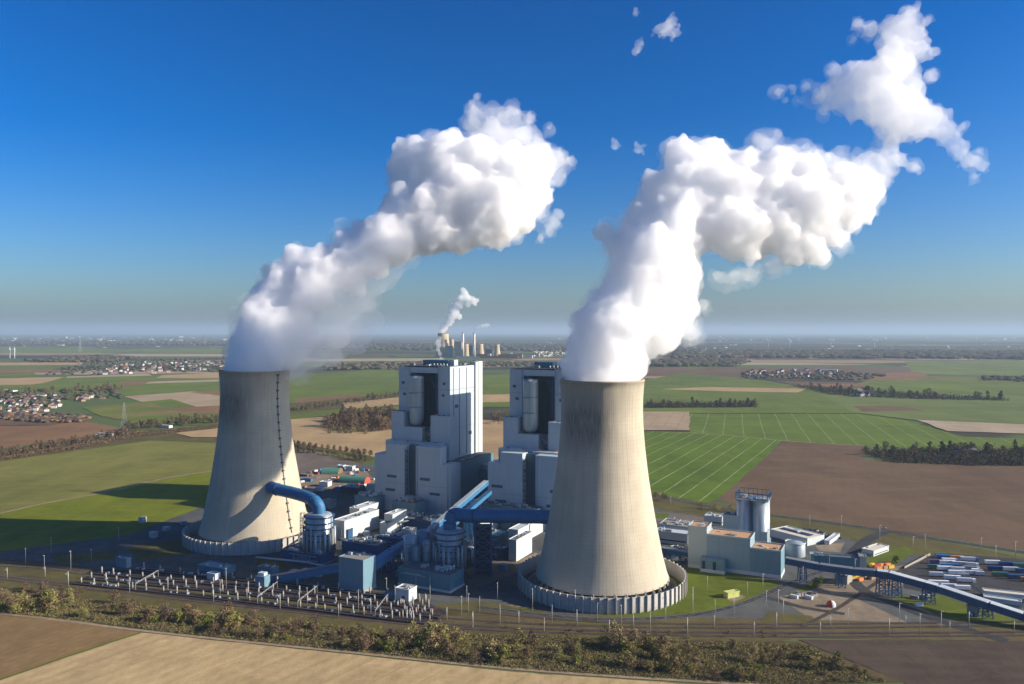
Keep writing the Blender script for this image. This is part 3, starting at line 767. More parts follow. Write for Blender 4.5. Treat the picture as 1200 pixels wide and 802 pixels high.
TR = [(55.3, 9), (53.6, 14), (51.8, 21), (50, 28), (48.1, 38), (46.2, 48), (44.2, 58), (42.5, 68), (41, 77), (39.2, 88), (37.5, 101), (36.1, 113), (35.0, 125), (34.2, 137), (33.9, 148), (34.1, 158), (34.6, 166), (35.0, 171), (35.3, 171.2), (35.3, 172.6), (34.3, 172.6), (34.1, 171), (33.2, 158), (33.1, 148), (33.4, 137), (35.3, 113), (40.2, 77), (45.4, 48), (49.2, 28), (54.4, 9), (55.3, 9)]
def rad_at(z):
    for (r0, z0), (r1, z1) in zip(TR, TR[1:18]):
        if z0 <= z <= z1: return r0 + (r1 - r0) * (z - z0) / (z1 - z0)
    return 35
def tower(loc, label):
    t = thing('cooling_tower', label, 'cooling tower', loc)
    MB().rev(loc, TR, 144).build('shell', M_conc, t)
    mb = MB()
    for i in range(40):
        a = 2 * math.pi * i / 40
        for d in (-1, 1):
            b = a + d * math.pi / 40
            mb.bar((loc[0] + 57.5 * math.cos(a), loc[1] + 57.5 * math.sin(a), 0), (loc[0] + 54.7 * math.cos(b), loc[1] + 54.7 * math.sin(b), 9.6), 1.1)
    mb.build('support_columns', M_post, t)
    MB().rev(loc, [(62, 0), (62, 2.2), (60.8, 2.2), (60.8, 0.3), (30, 0.3)], 96).build('basin', M_post, t)
    MB().rev(loc, [(52, 10.4), (20, 11), (0.1, 11)], 64).build('drift_deck', M_dark, t)
    return t
TA = (75.0, 664.0, 0.0); TB = (-265.0, 820.0, 0.0)
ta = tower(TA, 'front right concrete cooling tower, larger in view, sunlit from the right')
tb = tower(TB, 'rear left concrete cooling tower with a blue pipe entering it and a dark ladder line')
# ladder with platforms up the rear tower
mb = MB(); la = R(-33)
zz = 12
prev = None
while zz < 170:
    r = rad_at(zz)
    p = Vector((TB[0] + (r + 0.7) * math.cos(la), TB[1] + (r + 0.7) * math.sin(la), zz))
    if prev is not None: mb.bar(prev, p, 0.5)
    if int(zz / 2) % 4 == 0: mb.box((p.x, p.y, zz), (2.4, 1.4, 1.4), la + math.pi / 2)
    prev = p; zz += 2
mb.build('ladder', M_roofd, tb)
def noise_wall(loc, label):
    t = thing('noise_wall', label, 'noise barrier', loc)
    hgt = 12.0
    MB().rev(loc, [(69, 0), (69, hgt), (68.2, hgt), (68.2, 0)], 128).build('wall_ring', M_wallp, t)
    mb = MB()
    n = 70
    for i in range(n):
        a = 2 * math.pi * i / n
        c, s_ = math.cos(a), math.sin(a)
        mb.box((loc[0] + 69.6 * c, loc[1] + 69.6 * s_, 0.0), (1.6, 0.7, hgt + 0.5), a)
    mb.build('buttresses', M_wallp, t)
    return t
noise_wall(TA, 'ribbed concrete noise wall ringing the foot of the front right cooling tower')
noise_wall(TB, 'shaded concrete noise wall ringing the foot of the rear left cooling tower')
# ---------------------------------------------------------------- the plant's own axes
TH = R(26)
U = Vector((math.cos(TH), -math.sin(TH), 0)); V = Vector((math.sin(TH), math.cos(TH), 0))
O0 = Vector((-74.0, 950.0, 0))
def L(u, v, z=0.0): return O0 + U * u + V * v + Vector((0, 0, z))
def uat(px, v):
    t = (px - 600) / F
    c = O0 + V * v
    return (t * c.y - c.x) / (U.x - t * U.y)
def z_at(py, p): return PY(600, py, p.y).z
def obox(mb, c, w, d, h, ang=None):
    """box from its front right corner c (between front and right face), w to the left, d away"""
    ux, vx = (U, V) if ang is None else (Vector((math.cos(ang), -math.sin(ang), 0)), Vector((math.sin(ang), math.cos(ang), 0)))
    c = Vector(c)
    pts = [c - ux * w, c, c + vx * d, c - ux * w + vx * d]
    vs = [(p.x, p.y, c.z) for p in pts] + [(p.x, p.y, c.z + h) for p in pts]
    mb.add(vs, [(3, 2, 1, 0), (4, 5, 6, 7), (0, 1, 5, 4), (1, 2, 6, 5), (2, 3, 7, 6), (3, 0, 4, 7)])
    return pts
def uvbox(mb, u0, u1, v0, v1, z0, z1):
    c = L(u1, v0, z0)
    return obox(mb, c, u1 - u0, v1 - v0, z1 - z0)
RB = random.Random(77)
def roof_unit(parent, p, s, mat, name='roof_unit', ang=TH):
    mb = MB(); mb.box((p.x, p.y, p.z), (s * RB.uniform(1.0, 2.6), s * RB.uniform(0.8, 1.8), s * RB.uniform(0.5, 1.1)), -ang)
    if RB.random() < 0.5: mb.cyl((p.x + s * 1.6, p.y, p.z), (p.x + s * 1.6, p.y, p.z + s * 1.3), s * 0.28, n=8)
    return mb.build(name, mat, parent)
def frame_building(name, label, cat, C, w, d, h, wall, roof, units=4, ang=TH, parapet=0.8, windows=0, door=False, group=None, base_strip=None, pipes=0, z0=0.0):
    """thing with wall, roof, roof units, window bands; C = nearest corner on the ground, w left along the front, d away"""
    ux = Vector((math.cos(ang), -math.sin(ang), 0)); vx = Vector((math.sin(ang), math.cos(ang), 0))
    C = Vector((C[0], C[1], z0))
    t = thing(name, label, cat, C, group=group)
    mb = MB(); pts = obox(mb, C, w, d, h, ang); mb.build('wall', wall, t)
    mb = MB()
    k = 0.7
    obox(mb, C - ux * k + vx * k + Vector((0, 0, h - 0.05)), w - 2 * k, d - 2 * k, 0.3, ang)
    mb.build('roof', roof, t)
    mb = MB()
    for (a, b) in ((0, 1), (1, 2), (2, 3), (3, 0)):
        mb.bar(pts[a] + Vector((0, 0, h + parapet / 2)), pts[b] + Vector((0, 0, h + parapet / 2)), 0.6, parapet)
    mb.build('parapet', wall, t)
    for i in range(units):
        a, b = RB.uniform(0.1, 0.9), RB.uniform(0.12, 0.88)
        s = min(w, d) * RB.uniform(0.05, 0.11) + 0.5
        roof_unit(t, C - ux * (w * a) + vx * (d * b) + Vector((0, 0, h + 0.25)), s, RB.choice([M_white, M_pipe, M_steel, M_pipe]), ang=ang)
    for i in range(windows):
        zz = h * (0.25 + 0.62 * i / max(1, windows))
        mb = MB(); obox(mb, C - ux * (w * 0.06) - vx * 0.12 + Vector((0, 0, zz)), w * 0.88, 0.3, min(1.4, h * 0.14), ang)
        obox(mb, C + ux * 0.12 + vx * (d * 0.08) + Vector((0, 0, zz)), 0.3, d * 0.84, min(1.4, h * 0.14), ang)
        mb.build('window_band', M_dark, t)
    if door:
        mb = MB(); obox(mb, C - ux * (w * 0.3) - vx * 0.15, min(5, w * 0.2), 0.3, min(5, h * 0.5), ang); mb.build('gate', M_dblue, t)
    if base_strip:
        mb = MB(); obox(mb, C + ux * 0.25 - vx * 0.25, w + 0.5, d + 0.5, min(2.6, h * 0.15), ang); mb.build('plinth', base_strip, t)
    if pipes:
        mb = MB()
        for i in range(pipes):
            a = RB.uniform(0.05, 0.95); q = C - ux * (w * a) - vx * 0.7
            mb.cyl(q, q + Vector((0, 0, h * RB.uniform(0.6, 1.05))), 0.35, n=6)
            zz = h * RB.uniform(0.3, 0.9)
            mb.bar(C - vx * 0.8 - ux * (w * RB.random()) + Vector((0, 0, zz)), C - vx * 0.8 - ux * (w * RB.random()) + Vector((0, 0, zz)), 0.5)
        mb.build('pipework', M_pipe, t)
    return t
def corner_building(name, label, cat, pl_, pc, pr, py, z, wall, roof, ang=TH, d=None, **kw):
    """survey: roof corner seen at (pc, py) at height z; front face runs left to pl_, right face to pr"""
    ux = Vector((math.cos(ang), -math.sin(ang), 0)); vx = Vector((math.sin(ang), math.cos(ang), 0))
    C = G(pc, py, z)
    tl, tr = (pl_ - 600) / F, ((pr or 0) - 600) / F
    w_ = (C.x - tl * C.y) / (ux.x - tl * ux.y)
    if d is None: d = (tr * C.y - C.x) / (vx.x - tr * vx.y)
    return frame_building(name, label, cat, (C.x, C.y), w_, d, z, wall, roof, ang=ang, **kw)

# ---------------------------------------------------------------- boiler houses
def lattice_stair(mb, u, v, z0, z1, w=7, step=5.5, d=4):
    a, b = L(u - w / 2, v), L(u + w / 2, v)
    a2, b2 = L(u - w / 2, v + d), L(u + w / 2, v + d)
    for p in (a, b, a2, b2): mb.bar(p + Vector((0, 0, z0)), p + Vector((0, 0, z1)), 0.5)
    z = z0; k = 0
    while z < z1 - step:
        s, e = (a, b) if k % 2 else (b, a)
        mb.bar(s + Vector((0, 0, z)), e + Vector((0, 0, z + step)), 0.9, 0.5)
        mb.bar(a + Vector((0, 0, z)), b + Vector((0, 0, z)), 0.6, 0.4)
        z += step; k += 1
def boiler_house(s, label, long_side):
    base = L(s - 36, 0)
    t = thing('boiler_house', label, 'boiler house', base)
    X = lambda px, v: uat(px, v) + s
    ul, ur = X(467.3, 0), s
    rl, rr = X(481, 0), X(513, 0)
    zt = 170.0
    mb = MB()
    uvbox(mb, ul, rl, 0, 77, 0, zt - 1)
    uvbox(mb, rr, ur, 0, 77, 0, zt)
    uvbox(mb, rl, rr, 26, 77, 0, zt - 2)
    mb.build('tower_block', M_clad, t)
    mb = MB(); uvbox(mb, rl, rr, 0.6, 26, 162, 169); mb.build('lintel_block', M_clad, t)
    mb = MB(); uvbox(mb, ul + 1, ur - 1, 1, 76, zt + 0.1, zt + 0.5); mb.build('roof', M_roofd, t)
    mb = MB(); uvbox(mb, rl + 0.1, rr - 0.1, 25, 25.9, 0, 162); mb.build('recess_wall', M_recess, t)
    # vessel
    c = L((X(484.2, 6) + X(501, 6)) / 2, -2.5)
    r = 8.9
    ves = MB().rev((c.x, c.y, 98), [(0.1, 0), (r * 0.55, 0.6), (r * 0.92, 4), (r, 9), (r, 57), (r * 1.0, 60), (0.1, 61)], 40).build('vessel', M_silver, t)
    for zb in (120, 137.5): MB().rev((c.x, c.y, zb), [(r + 0.5, 0), (r + 0.5, 1.1), (r - 0.2, 1.1)], 40).build('band', M_steel, ves)
    mb = MB()
    for uu in (rl + 3.5, rr - 3.5):
        mb.bar(L(uu, 1.5, 100), L(uu, 1.5, 162), 1.0)
    mb.bar(L(rl, 1.5, 156), L(rr, 1.5, 156), 1.0)
    mb.bar(L(rl + 3, 1.5, 152), L(rl + 9, 1.5, 161), 0.8); mb.bar(L(rr - 3, 1.5, 138), L(rr - 10, 1.5, 156), 0.9)
    mb.bar(L(rr - 6, 8, 90), L(rr - 6, 8, 160), 2.4)
    mb.build('truss', M_dblue, t)
    # shoulder level
    z1, z2, z3 = 115, 81.5, 67
    v1, v2, v3 = -13, -27, -41
    sl, sm, s2, s3, sr = X(458.7, v1), X(473, v1), X(494.5, v1), X(504.5, v1), X(526.8, v1)
    mb = MB()
    uvbox(mb, sl, sm, v1, 20, 0, z1); uvbox(mb, s3, sr, v1, -0.5, 0, z1 - 3)
    uvbox(mb, sm + 0.01, s2, v1 + 0.3, -0.4, 0, 97)
    mb.build('shoulder_block', M_clad, t)
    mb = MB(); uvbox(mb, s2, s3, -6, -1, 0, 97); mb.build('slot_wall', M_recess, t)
    mb = MB(); lattice_stair(mb, (s2 + s3) / 2, v1 + 0.6, 78, 98, w=(s3 - s2) * 0.8); mb.build('lattice_stair', M_steel, t)
    ml, m1, m2, mr = X(451.7, v2), X(473.8, v2), X(486.3, v2), X(516.2, v2)
    mb = MB()
    uvbox(mb, ml, m1, v2, v1 - 0.4, 0, z2); uvbox(mb, m2, mr, v2, v1 - 0.4, 0, z2 - 1)
    uvbox(mb, m1 + 0.01, m2 - 0.01, v2 + 5, v1 - 0.5, 0, z2 - 1.5)
    mb.build('middle_block', M_clad, t)
    mb = MB(); lattice_stair(mb, (m1 + m2) / 2, v2 - 13.5, 6, 79, w=(m2 - m1) * 0.8); mb.build('lattice_stair', M_roofd, t)
    ll, l1, l2, lr = X(438.8, v3), X(473.8, v3), X(487, v3), X(527.4, v3)
    mb = MB()
    uvbox(mb, ll, X(451.7, v3), v3, v2 - 0.3 + 12, 0, z3); uvbox(mb, X(451.7, v3), l1, v3 + 0.02, v2 - 0.3, 0, z2 - 2)
    uvbox(mb, l2, X(515.8, v3), v3 + 0.02, v2 - 0.3, 0, z2 - 2.5)
    uvbox(mb, X(515.8, v3), lr, v3, v2 + 10, 0, 60)
    mb.build('front_block', M_clad, t)
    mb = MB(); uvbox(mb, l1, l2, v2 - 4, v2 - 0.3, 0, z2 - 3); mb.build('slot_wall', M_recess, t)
    # long lower wing on the sunny side, stair tower
    if long_side:
        mb = MB(); uvbox(mb, mr + 0.2, lr, v2 + 10.2, 66, 0, 59.6); mb.build('side_wing', M_teal, t)
        mb = MB(); uvbox(mb, mr + 1, lr - 1, v2 + 11, 65, 59.7, 60.1); mb.build('wing_roof', M_roofd, t)
        for i in range(8):
            roof_unit(t, L(lr - 6 + RB.uniform(-2, 2), v2 + 20 + i * 8, 60.1), 1.6, M_pipe)
    st = MB(); uvbox(st, ur - 6, ur + 2.2, 60, 66.5, 0, 174); uvbox(st, ur - 6, ur + 2.2, 67.6, 78, 0, 174.5)
    stt = st.build('stair_tower', M_white, t)
    mb = MB(); uvbox(mb, ur - 6, ur + 1.2, 66.6, 67.5, 0, 173); mb.build('groove', M_steel, stt)
    # facade relief: floor bands, louvres, downpipes, doors
    mb = MB()
    for z in (142,): uvbox(mb, ul - 0.15, rl + 0.1, -0.25, 0, z, z + 0.3); uvbox(mb, rr - 0.1, ur + 0.15, -0.25, 0, z, z + 0.5); uvbox(mb, ur, ur + 0.25, 0.3, 59.5, z, z + 0.5)
    for z in (96,): uvbox(mb, ur, ur + 0.25, 0.3, 59.5, z, z + 0.3)
    for z in (34,): uvbox(mb, X(451.7, v3) + 0.3, l1 - 0.2, v3 - 0.2, v3, z, z + 0.3); uvbox(mb, l2 + 0.2, lr - 0.3, v3 - 0.2, v3, z, z + 0.3)
    mb.build('floor_band', M_steel, t)
    for (ua, ub, vv, zs) in ((ul + 4, rl - 3, 0, (134, 148)), (rr + 4, ur - 4, 0, (134, 148)), (ml + 4, m1 - 4, v2, (66,)), (m2 + 4, mr - 4, v2, (66,)), (l2 + 5, lr - 8, v3, (24, 40)), (ll + 3, l1 - 6, v3, (24, 40))):
        for z in zs:
            k = ua + (ub - ua) * RB.uniform(0.0, 0.45)
            mb = MB(); uvbox(mb, k, k + (ub - ua) * 0.4, vv - 0.22, vv, z, z + 3.2)
            for j in range(4): uvbox(mb, k, k + (ub - ua) * 0.4, vv - 0.5, vv - 0.23, z + 0.2 + j * 0.8, z + 0.5 + j * 0.8)
            mb.build('louvre', M_recess, t)
    mb = MB()
    for u_, v_, z0_, z1_ in ((rl - 1.2, -0.5, 100, 168), (rr + 1.2, -0.5, 114, 168), (ml + 1, v2 - 0.5, 68, 80), (mr - 2, v2 - 0.5, 60, 80), (l2 + 2, v3 - 0.5, 2, 77), (lr - 3, v3 - 0.5, 2, 58)):
        mb.cyl(L(u_, v_, z0_), L(u_, v_, z1_), 0.4, n=6)
    for v_ in (8, 22, 40): mb.cyl(L(ur + 0.6, v_, 62), L(ur + 0.6, v_, 168), 0.4, n=6)
    mb.build('downpipe', M_pipe, t)
    for v_, z_ in ((12, 120), (46, 84)):
        mb = MB(); uvbox(mb, ur, ur + 0.4, v_, v_ + 7, z_, z_ + 4); mb.build('louvre', M_recess, t)
    # roof equipment, small pieces along every ledge
    for i in range(10):
        roof_unit(t, L(RB.uniform(ul + 8, ur - 6), RB.uniform(4, 50), zt + 0.5), RB.uniform(1.2, 2.6), RB.choice([M_pipe, M_white, M_steel]))
    mb = MB(); uvbox(mb, rl + 4, rr + 2, 22, 40, zt + 0.5, zt + 7); mb.build('roof_house', M_teal, t)
    mb = MB(); uvbox(mb, rr + 2.3, rr + 9, 24, 33, zt + 0.5, zt + 7.5); mb.build('roof_house', M_white, t)
    for i in range(5):
        p = L(ur - 24 + i * 4.5, 3.0, zt + 0.5)
        MB().cyl(p, p + Vector((0, 0, 3.2)), 0.9, n=8).build('roof_vent', M_pipe, t)
    for (ua, ub, v, z) in ((sl, sm, v1 + 4, z1), (s3, sr, v1 + 4, z1 - 3), (ml, mr, v2 + 4, z2)):
        for i in range(4):
            roof_unit(t, L(ua + (ub - ua) * (i + 0.5) / 4, v, z + 0.05), 1.2, RB.choice([M_dblue, M_roofd, M_red]))
    mb = MB()
    for (ua, ub, v, z) in ((sl, sm, v1, z1), (s3, sr, v1, z1 - 3), (ml, mr, v2, z2), (ul, ur, 0, zt)):
        mb.bar(L(ua, v + .3, z + 1.1), L(ub, v + .3, z + 1.1), 0.25)
        for i in range(8): mb.bar(L(ua + (ub - ua) * i / 7, v + .3, z), L(ua + (ub - ua) * i / 7, v + .3, z + 1.1), 0.2)
    mb.build('railing', M_steel, t)
    return t
boiler_house(0.0, 'left stepped grey boiler house with a sunlit stair tower on its right edge', True)
boiler_house(152.5, 'right stepped grey boiler house, partly hidden behind the front right cooling tower', False)
# linking hall between the boiler houses
t = frame_building('linking_hall', 'low teal hall filling the gap between the two boiler houses', 'industrial hall', L(76, 30), 62, 50, 44, M_teal, M_roofd, units=8, windows=1)
t = frame_building('turbine_hall', 'long dark teal hall with white roof clutter at the foot of the right boiler house', 'industrial hall', L(140, -58), 96, 15, 24, M_teal, M_roofd, units=26, pipes=8)

# ---------------------------------------------------------------- flue gas scrubbers and their blue ducts
def scrubber(label, px, Y, ztop, r, base_kw, label_pipe, duct):
    c = PY(px, 600, Y); c.z = 0
    t = thing('scrubber', label, 'gas scrubber', c)
    h = ztop
    MB().rev(c, [(r * 1.02, 8), (r * 1.02, h * 0.45), (r, h * 0.46), (r, h - 3), (r * 0.85, h - 0.5), (r * 0.5, h), (0.1, h)], 48).build('vessel', M_silver, t)
    for zb in (0.42, 0.55, 0.68, 0.8, 0.93):
        MB().rev((c.x, c.y, h * zb), [(r, 0), (r + 1.8, 0), (r + 1.8, 0.5), (r + 1.8, 1.0), (r, 0.5)], 40).build('gallery', M_dblue, t)
    for i in range(11):
        a = R(-175 + i * 17); rr = r * 1.17
        p = Vector((c.x + rr * math.cos(a), c.y + rr * math.sin(a), 6))
        MB().cyl(p, p + Vector((0, 0, h * RB.uniform(0.42, 0.62))), RB.uniform(0.7, 1.4), n=8).build('riser_pipe', M_post if i % 3 == 0 else M_pipe, t)
    mb = MB()
    for a in (R(-160), R(-128), R(-95), R(-62), R(-30)):
        p = Vector((c.x + (r + 2.4) * math.cos(a), c.y + (r + 2.4) * math.sin(a), 0))
        mb.bar(p, p + Vector((0, 0, h * 0.95)), 0.6)
    lx = Vector((c.x - r - 4.5, c.y - 3, 0))
    for dx, dy in ((0, 0), (3.4, 0), (0, 4), (3.4, 4)): mb.bar(lx + Vector((dx, dy, 0)), lx + Vector((dx, dy, h * 1.02)), 0.45)
    for k in range(12):
        z = 4 + k * h / 12.5
        mb.bar(lx + Vector((0, 0, z)), lx + Vector((3.4, 0, z + (3 if k % 2 else 0))), 0.4); mb.bar(lx + Vector((0, 0, z + 2)), lx + Vector((0, 4, z)), 0.35)
    mb.build('steel_frame', M_steel, t)
    return t
scrubber('tall banded scrubber vessel under the blue duct of the rear left cooling tower', 374, 745, 42, 12.6, None, None, None)
scrubber('tall banded scrubber vessel at the lower end of the silver conveyor gallery', 527, 694, 40, 12.2, None, None, None)
c2 = PY(492, 600, 700); c2.z = 0
t = thing('tank_cluster', 'cluster of dim upright tanks left of the scrubber by the silver conveyor', 'tanks', c2)
for i, (dx, dy, r, h) in enumerate(((-8, 0, 6.0, 33), (3, 5, 7.0, 36), (7, -6, 4.0, 30), (-3, -8, 3.6, 26), (-11, -7, 2.2, 24), (11, -2, 1.8, 34))):
    MB().rev((c2.x + dx, c2.y + dy, 0), [(r, 0), (r, h - 1.5), (r * 0.8, h - .3), (0.1, h)], 24).build('tank', M_clad_b if i % 2 else M_pipe, t)
mb = MB()
for i in range(8):
    p = c2 + Vector((-14 + i * 3.8, -11, 0)); mb.bar(p, p + Vector((0, 0, 22 + (i % 3) * 4)), 0.5)
for z in (12, 20, 27): mb.bar(c2 + Vector((-14, -11, z)), c2 + Vector((13, -11, z)), 0.5)
mb.build('steel_frame', M_steel, t)
corner_building('service_building', 'low dark blue service building at the foot of the left scrubber', 'industrial hall', 328, 376, 391, 652, 9, M_dblue, M_roofd, units=14, base_strip=M_clad_b, pipes=4)
corner_building('service_building', 'low teal service building with a pale plinth at the foot of the tank cluster', 'industrial hall', 466, 527.5, 543.5, 675.6, 14, M_teal, M_roofd, units=6, base_strip=M_white, pipes=2)
def duct(name, label, pts, r, mat):
    pts = [Vector(p) for p in pts]
    t = thing(name, label, 'duct', Vector((pts[0].x, pts[0].y, 0)))
    MB().tube(smooth_line(pts, 2), r, 28).build('pipe', mat, t)
    for i in (1, len(pts) // 2, len(pts) - 2):
        a = pts[i]; d = (pts[min(i + 1, len(pts) - 1)] - a).normalized()
        MB().cyl(a + d * 8, a + d * 9, r + 0.45, n=28).build('flange', M_dblue, t)
    return t
sa = PY(374, 600, 745); sb = PY(527, 600, 694)
pA = PY(317, 572, 782)
duct('gas_duct', 'fat blue duct from the left scrubber into the side of the rear left cooling tower',
     [pA + Vector((-3, 12, 0.6)), pA, PY(345, 578, 770), PY(364, 584, 755), Vector((sa.x - 2, sa.y, 51)), Vector((sa.x, sa.y, 47)), Vector((sa.x, sa.y, 40))], 5.8, M_blue)
duct('gas_duct', 'fat blue duct running right from the front scrubber into the front right cooling tower',
     [Vector((sb.x, sb.y, 38)), Vector((sb.x, sb.y, 46)), Vector((sb.x + 3, sb.y + 1, 53)), PY(545, 605, 694), PY(600, 605, 684), PY(648, 606, 668), PY(660, 606.5, 664)], 5.9, M_blue)
mb = MB(); q = PY(566, 605, 690); t = thing('duct_support', 'dark blue steel trestle holding up the duct by the front right cooling tower', 'trestle', Vector((q.x, q.y, 0)))
for dx in (-7, 7):
    for dy in (-5, 5):
        mb.bar((q.x + dx, q.y + dy, 0), (q.x + dx, q.y + dy, q.z - 5), 1.4)
mb.build('legs', M_dblue, t)
mb = MB()
for z in range(6, 44, 8):
    mb.bar((q.x - 7, q.y - 5, z), (q.x + 7, q.y - 5, z + 8), 0.7); mb.bar((q.x + 7, q.y - 5, z), (q.x - 7, q.y - 5, z + 8), 0.7); mb.bar((q.x - 7, q.y - 5, z), (q.x + 7, q.y - 5, z), 0.8)
mb.build('braces', M_dblue, t)
mb = MB(); mb.box((q.x, q.y + 8, 0), (15, 10, 42), 0.0); mb.build('lift_shaft', M_dark, t)

# ---------------------------------------------------------------- conveyors
def gallery(name, label, pts, w_, h_, side, top, legs=(), cat='conveyor bridge', roofh=0.5):
    pts = [Vector(p) for p in pts]
    t = thing(name, label, cat, Vector((pts[0].x, pts[0].y, 0)))
    mb = MB()
    for a, b in zip(pts, pts[1:]): mb.bar(a, b, w_, h_)
    g = mb.build('gallery', side, t)
    mb = MB()
    for a, b in zip(pts, pts[1:]):
        e = (b - a).normalized() * 0.6
        mb.bar(a + e + Vector((0, 0, h_ / 2 + roofh / 2 + .02)), b - e + Vector((0, 0, h_ / 2 + roofh / 2 + .02)), w_ * 1.06, roofh)
    mb.build('gallery_roof', top, t)
    for p, hw in legs:
        p = Vector(p)
        mb = MB()
        for dx in (-hw, hw):
            for dy in (-3, 3): mb.bar((p.x + dx, p.y + dy, 0), (p.x + dx * 0.8, p.y + dy * 0.7, p.z - h_ / 2), 0.7)
        n_ = max(2, int(p.z / 4.5))
        for k in range(n_):
            z, z2 = p.z * k / n_, (p.z - h_ / 2) * (k + 1) / n_
            for dy in (-3, 3):
                mb.bar((p.x - hw, p.y + dy, z), (p.x + hw, p.y + dy, z2), 0.4); mb.bar((p.x + hw, p.y + dy, z), (p.x - hw, p.y + dy, z2), 0.4)
                mb.bar((p.x - hw, p.y + dy, z2), (p.x + hw, p.y + dy, z2), 0.4)
        mb.build('trestle', side, t)
    return t
def PZ(px, py, z): return G(px, py, z)
gallery('conveyor_gallery', 'silver topped enclosed conveyor climbing from the front scrubber to the right boiler house', [PY(499, 627, 700), PY(533, 597, 768), PY(570, 566, 850)], 5, 4.5, M_blue, M_silver,
        legs=[(PY(516, 613, 735), 3), (PY(548, 584, 800), 4)])
gallery('conveyor_gallery', 'blue conveyor gallery beside the silver topped one, below it', [PY(512, 634, 716), PY(538, 608, 768), PY(574, 577, 852)], 4.5, 4, M_blue, M_dblue, legs=[(PY(550, 597, 790), 3)])
gallery('conveyor_gallery', 'blue conveyor gallery rising to the left side of the square transfer tower', [PY(307, 681, 676), PY(350, 674, 668), PY(400, 665, 656)], 7.5, 6, M_blue, M_dblue, legs=[(PY(350, 674, 668), 3)])
gallery('conveyor_gallery', 'blue conveyor gallery leaving the square transfer tower towards upper right', [PY(436, 664, 662), PY(458, 649, 700), PY(482, 634, 745)], 8, 6, M_blue, M_blue, legs=[(PY(458, 649, 700), 3)])
mb = MB(); q = G(306, 690)
t = thing('loading_house', 'small pale box at the low left end of the blue conveyor gallery', 'conveyor end', q); mb.box((q.x, q.y + 4, 0), (9, 8, 10), -0.3); mb.build('housing', M_clad_b, t)
mb = MB(); mb.box((q.x, q.y + 4, 10), (6, 5, 2.4), -0.3); mb.build('hood', M_white, t)
BY = [(920, 657, 675), (960, 664.5, 667), (1000, 670, 652), (1027, 672, 640), (1042, 674, 636), (1100, 690, 615), (1160, 710, 584), (1200, 723, 570), (1290, 753, 545)]
BP = [PY(*b) for b in BY]
gallery('conveyor_bridge', 'long blue coal conveyor bridge on steel trestles, white topped towards the right edge', BP[:4] , 6, 5, M_dblue, M_steel, legs=[(PY(940, 660, 671), 3), (PY(985, 668, 658), 3)])
t2 = gallery('conveyor_bridge', 'right hand stretch of the coal conveyor bridge with a bright white roof', BP[3:], 6.5, 5, M_dblue, M_white,
        legs=[(PY(1034, 673, 638), 4), (PY(1049, 676, 634), 4), (PY(1088, 687, 619), 4), (PY(1155, 708, 587), 4), (PY(1240, 737, 558), 4)])
gallery('conveyor_gallery', 'dark blue pipe bridge passing behind the front right cooling tower', [PY(745, 641, 752), PY(780, 645, 740), PY(815, 651, 720)], 6, 4, M_dblue, M_steel, legs=[(PY(782, 645, 738), 3), (PY(800, 648, 730), 3)])

# ---------------------------------------------------------------- buildings in front of the boiler houses
cb = corner_building
cb('transfer_tower', 'tall plain bluegrey square tower with pale feet beside the rail posts', 'transfer tower', 396, 425.5, 440, 657.7, 26.8, M_clad_b, M_roof, units=3, base_strip=M_post)
cb('process_hall', 'long white hall right of the left scrubber, sunlit side wall', 'industrial hall', 390, 403.5, 443.5, 611.6, 19.5, M_white, M_white, units=10, pipes=5)
cb('process_hall', 'square white roofed block behind the long white hall', 'industrial hall', 409, 421, 443, 597, 20, M_white, M_white, units=2)
cb('process_hall', 'bright white cube shaped block in the middle of the yard', 'industrial hall', 450, 460, 476, 604, 18, M_white, M_white, units=2)
cb('process_hall', 'lower white block directly in front of the white cube shaped block', 'industrial hall', 444.6, 454, 477, 614.5, 11, M_white, M_roofd, units=7)
cb('process_hall', 'teal hall with crowded rooftop behind the square white roofed block', 'industrial hall', 415, 440, 458, 584, 18, M_clad_b, M_roofd, units=22)
cb('process_hall', 'teal hall with crowded rooftop at the foot of the left boiler house', 'industrial hall', 459, 487, 505, 591, 18, M_clad_b, M_roofd, units=24)
cb('process_hall', 'blue hall with dusty flat roof between left scrubber and transfer tower', 'industrial hall', 400, 441, 455, 641, 18, M_dblue, M_roof, units=9)
cb('process_hall', 'dark blue hall with pipe strewn roof right of the dusty roofed blue hall', 'industrial hall', 441, 470, 482, 633, 18, M_dblue, M_roofd, units=14, pipes=3)
cb('process_hall', 'long low dark hall left of the silver conveyor gallery', 'industrial hall', 452, 505, 520, 612, 10, M_dblue, M_roofd, units=12)
cb('process_hall', 'teal block on dark legs between silver conveyor and front right tower', 'industrial hall', 561, 584, 596, 629, 17, M_teal, M_clad_b, units=3, pipes=6)
cb('process_hall', 'narrow white block behind the teal block on dark legs', 'industrial hall', 560, 563, 585, 613.5, 14, M_white, M_white, units=3)
cb('process_hall', 'pale two step block left of the front right cooling tower', 'industrial hall', 596, 605, 623.5, 634, 19.5, M_white, M_roofd, units=4)
cb('process_hall', 'small white roofed box rising behind the pale two step block', 'industrial hall', 596, 607, 620, 622, 24, M_white, M_white, units=0)
cb('process_hall', 'low white block just left of the front right cooling tower', 'industrial hall', 618, 621, 642, 616, 14, M_white, M_white, units=4)
cb('switch_house', 'small white box building beside the rail posts, right of the square transfer tower', 'switch house', 462.5, 479, 488, 692.5, 9.7, M_white, M_cream, units=3, windows=0, door=True)
cb('process_hall', 'low teal shed left of the small white switch house', 'shed', 449, 461, 465, 698, 3.8, M_teal, M_teal, units=0)
cb('process_hall', 'low blue roofed shed above the rail posts at the left', 'shed', 230, 262, 275, 668, 5, M_teal, M_clad_b, units=3)
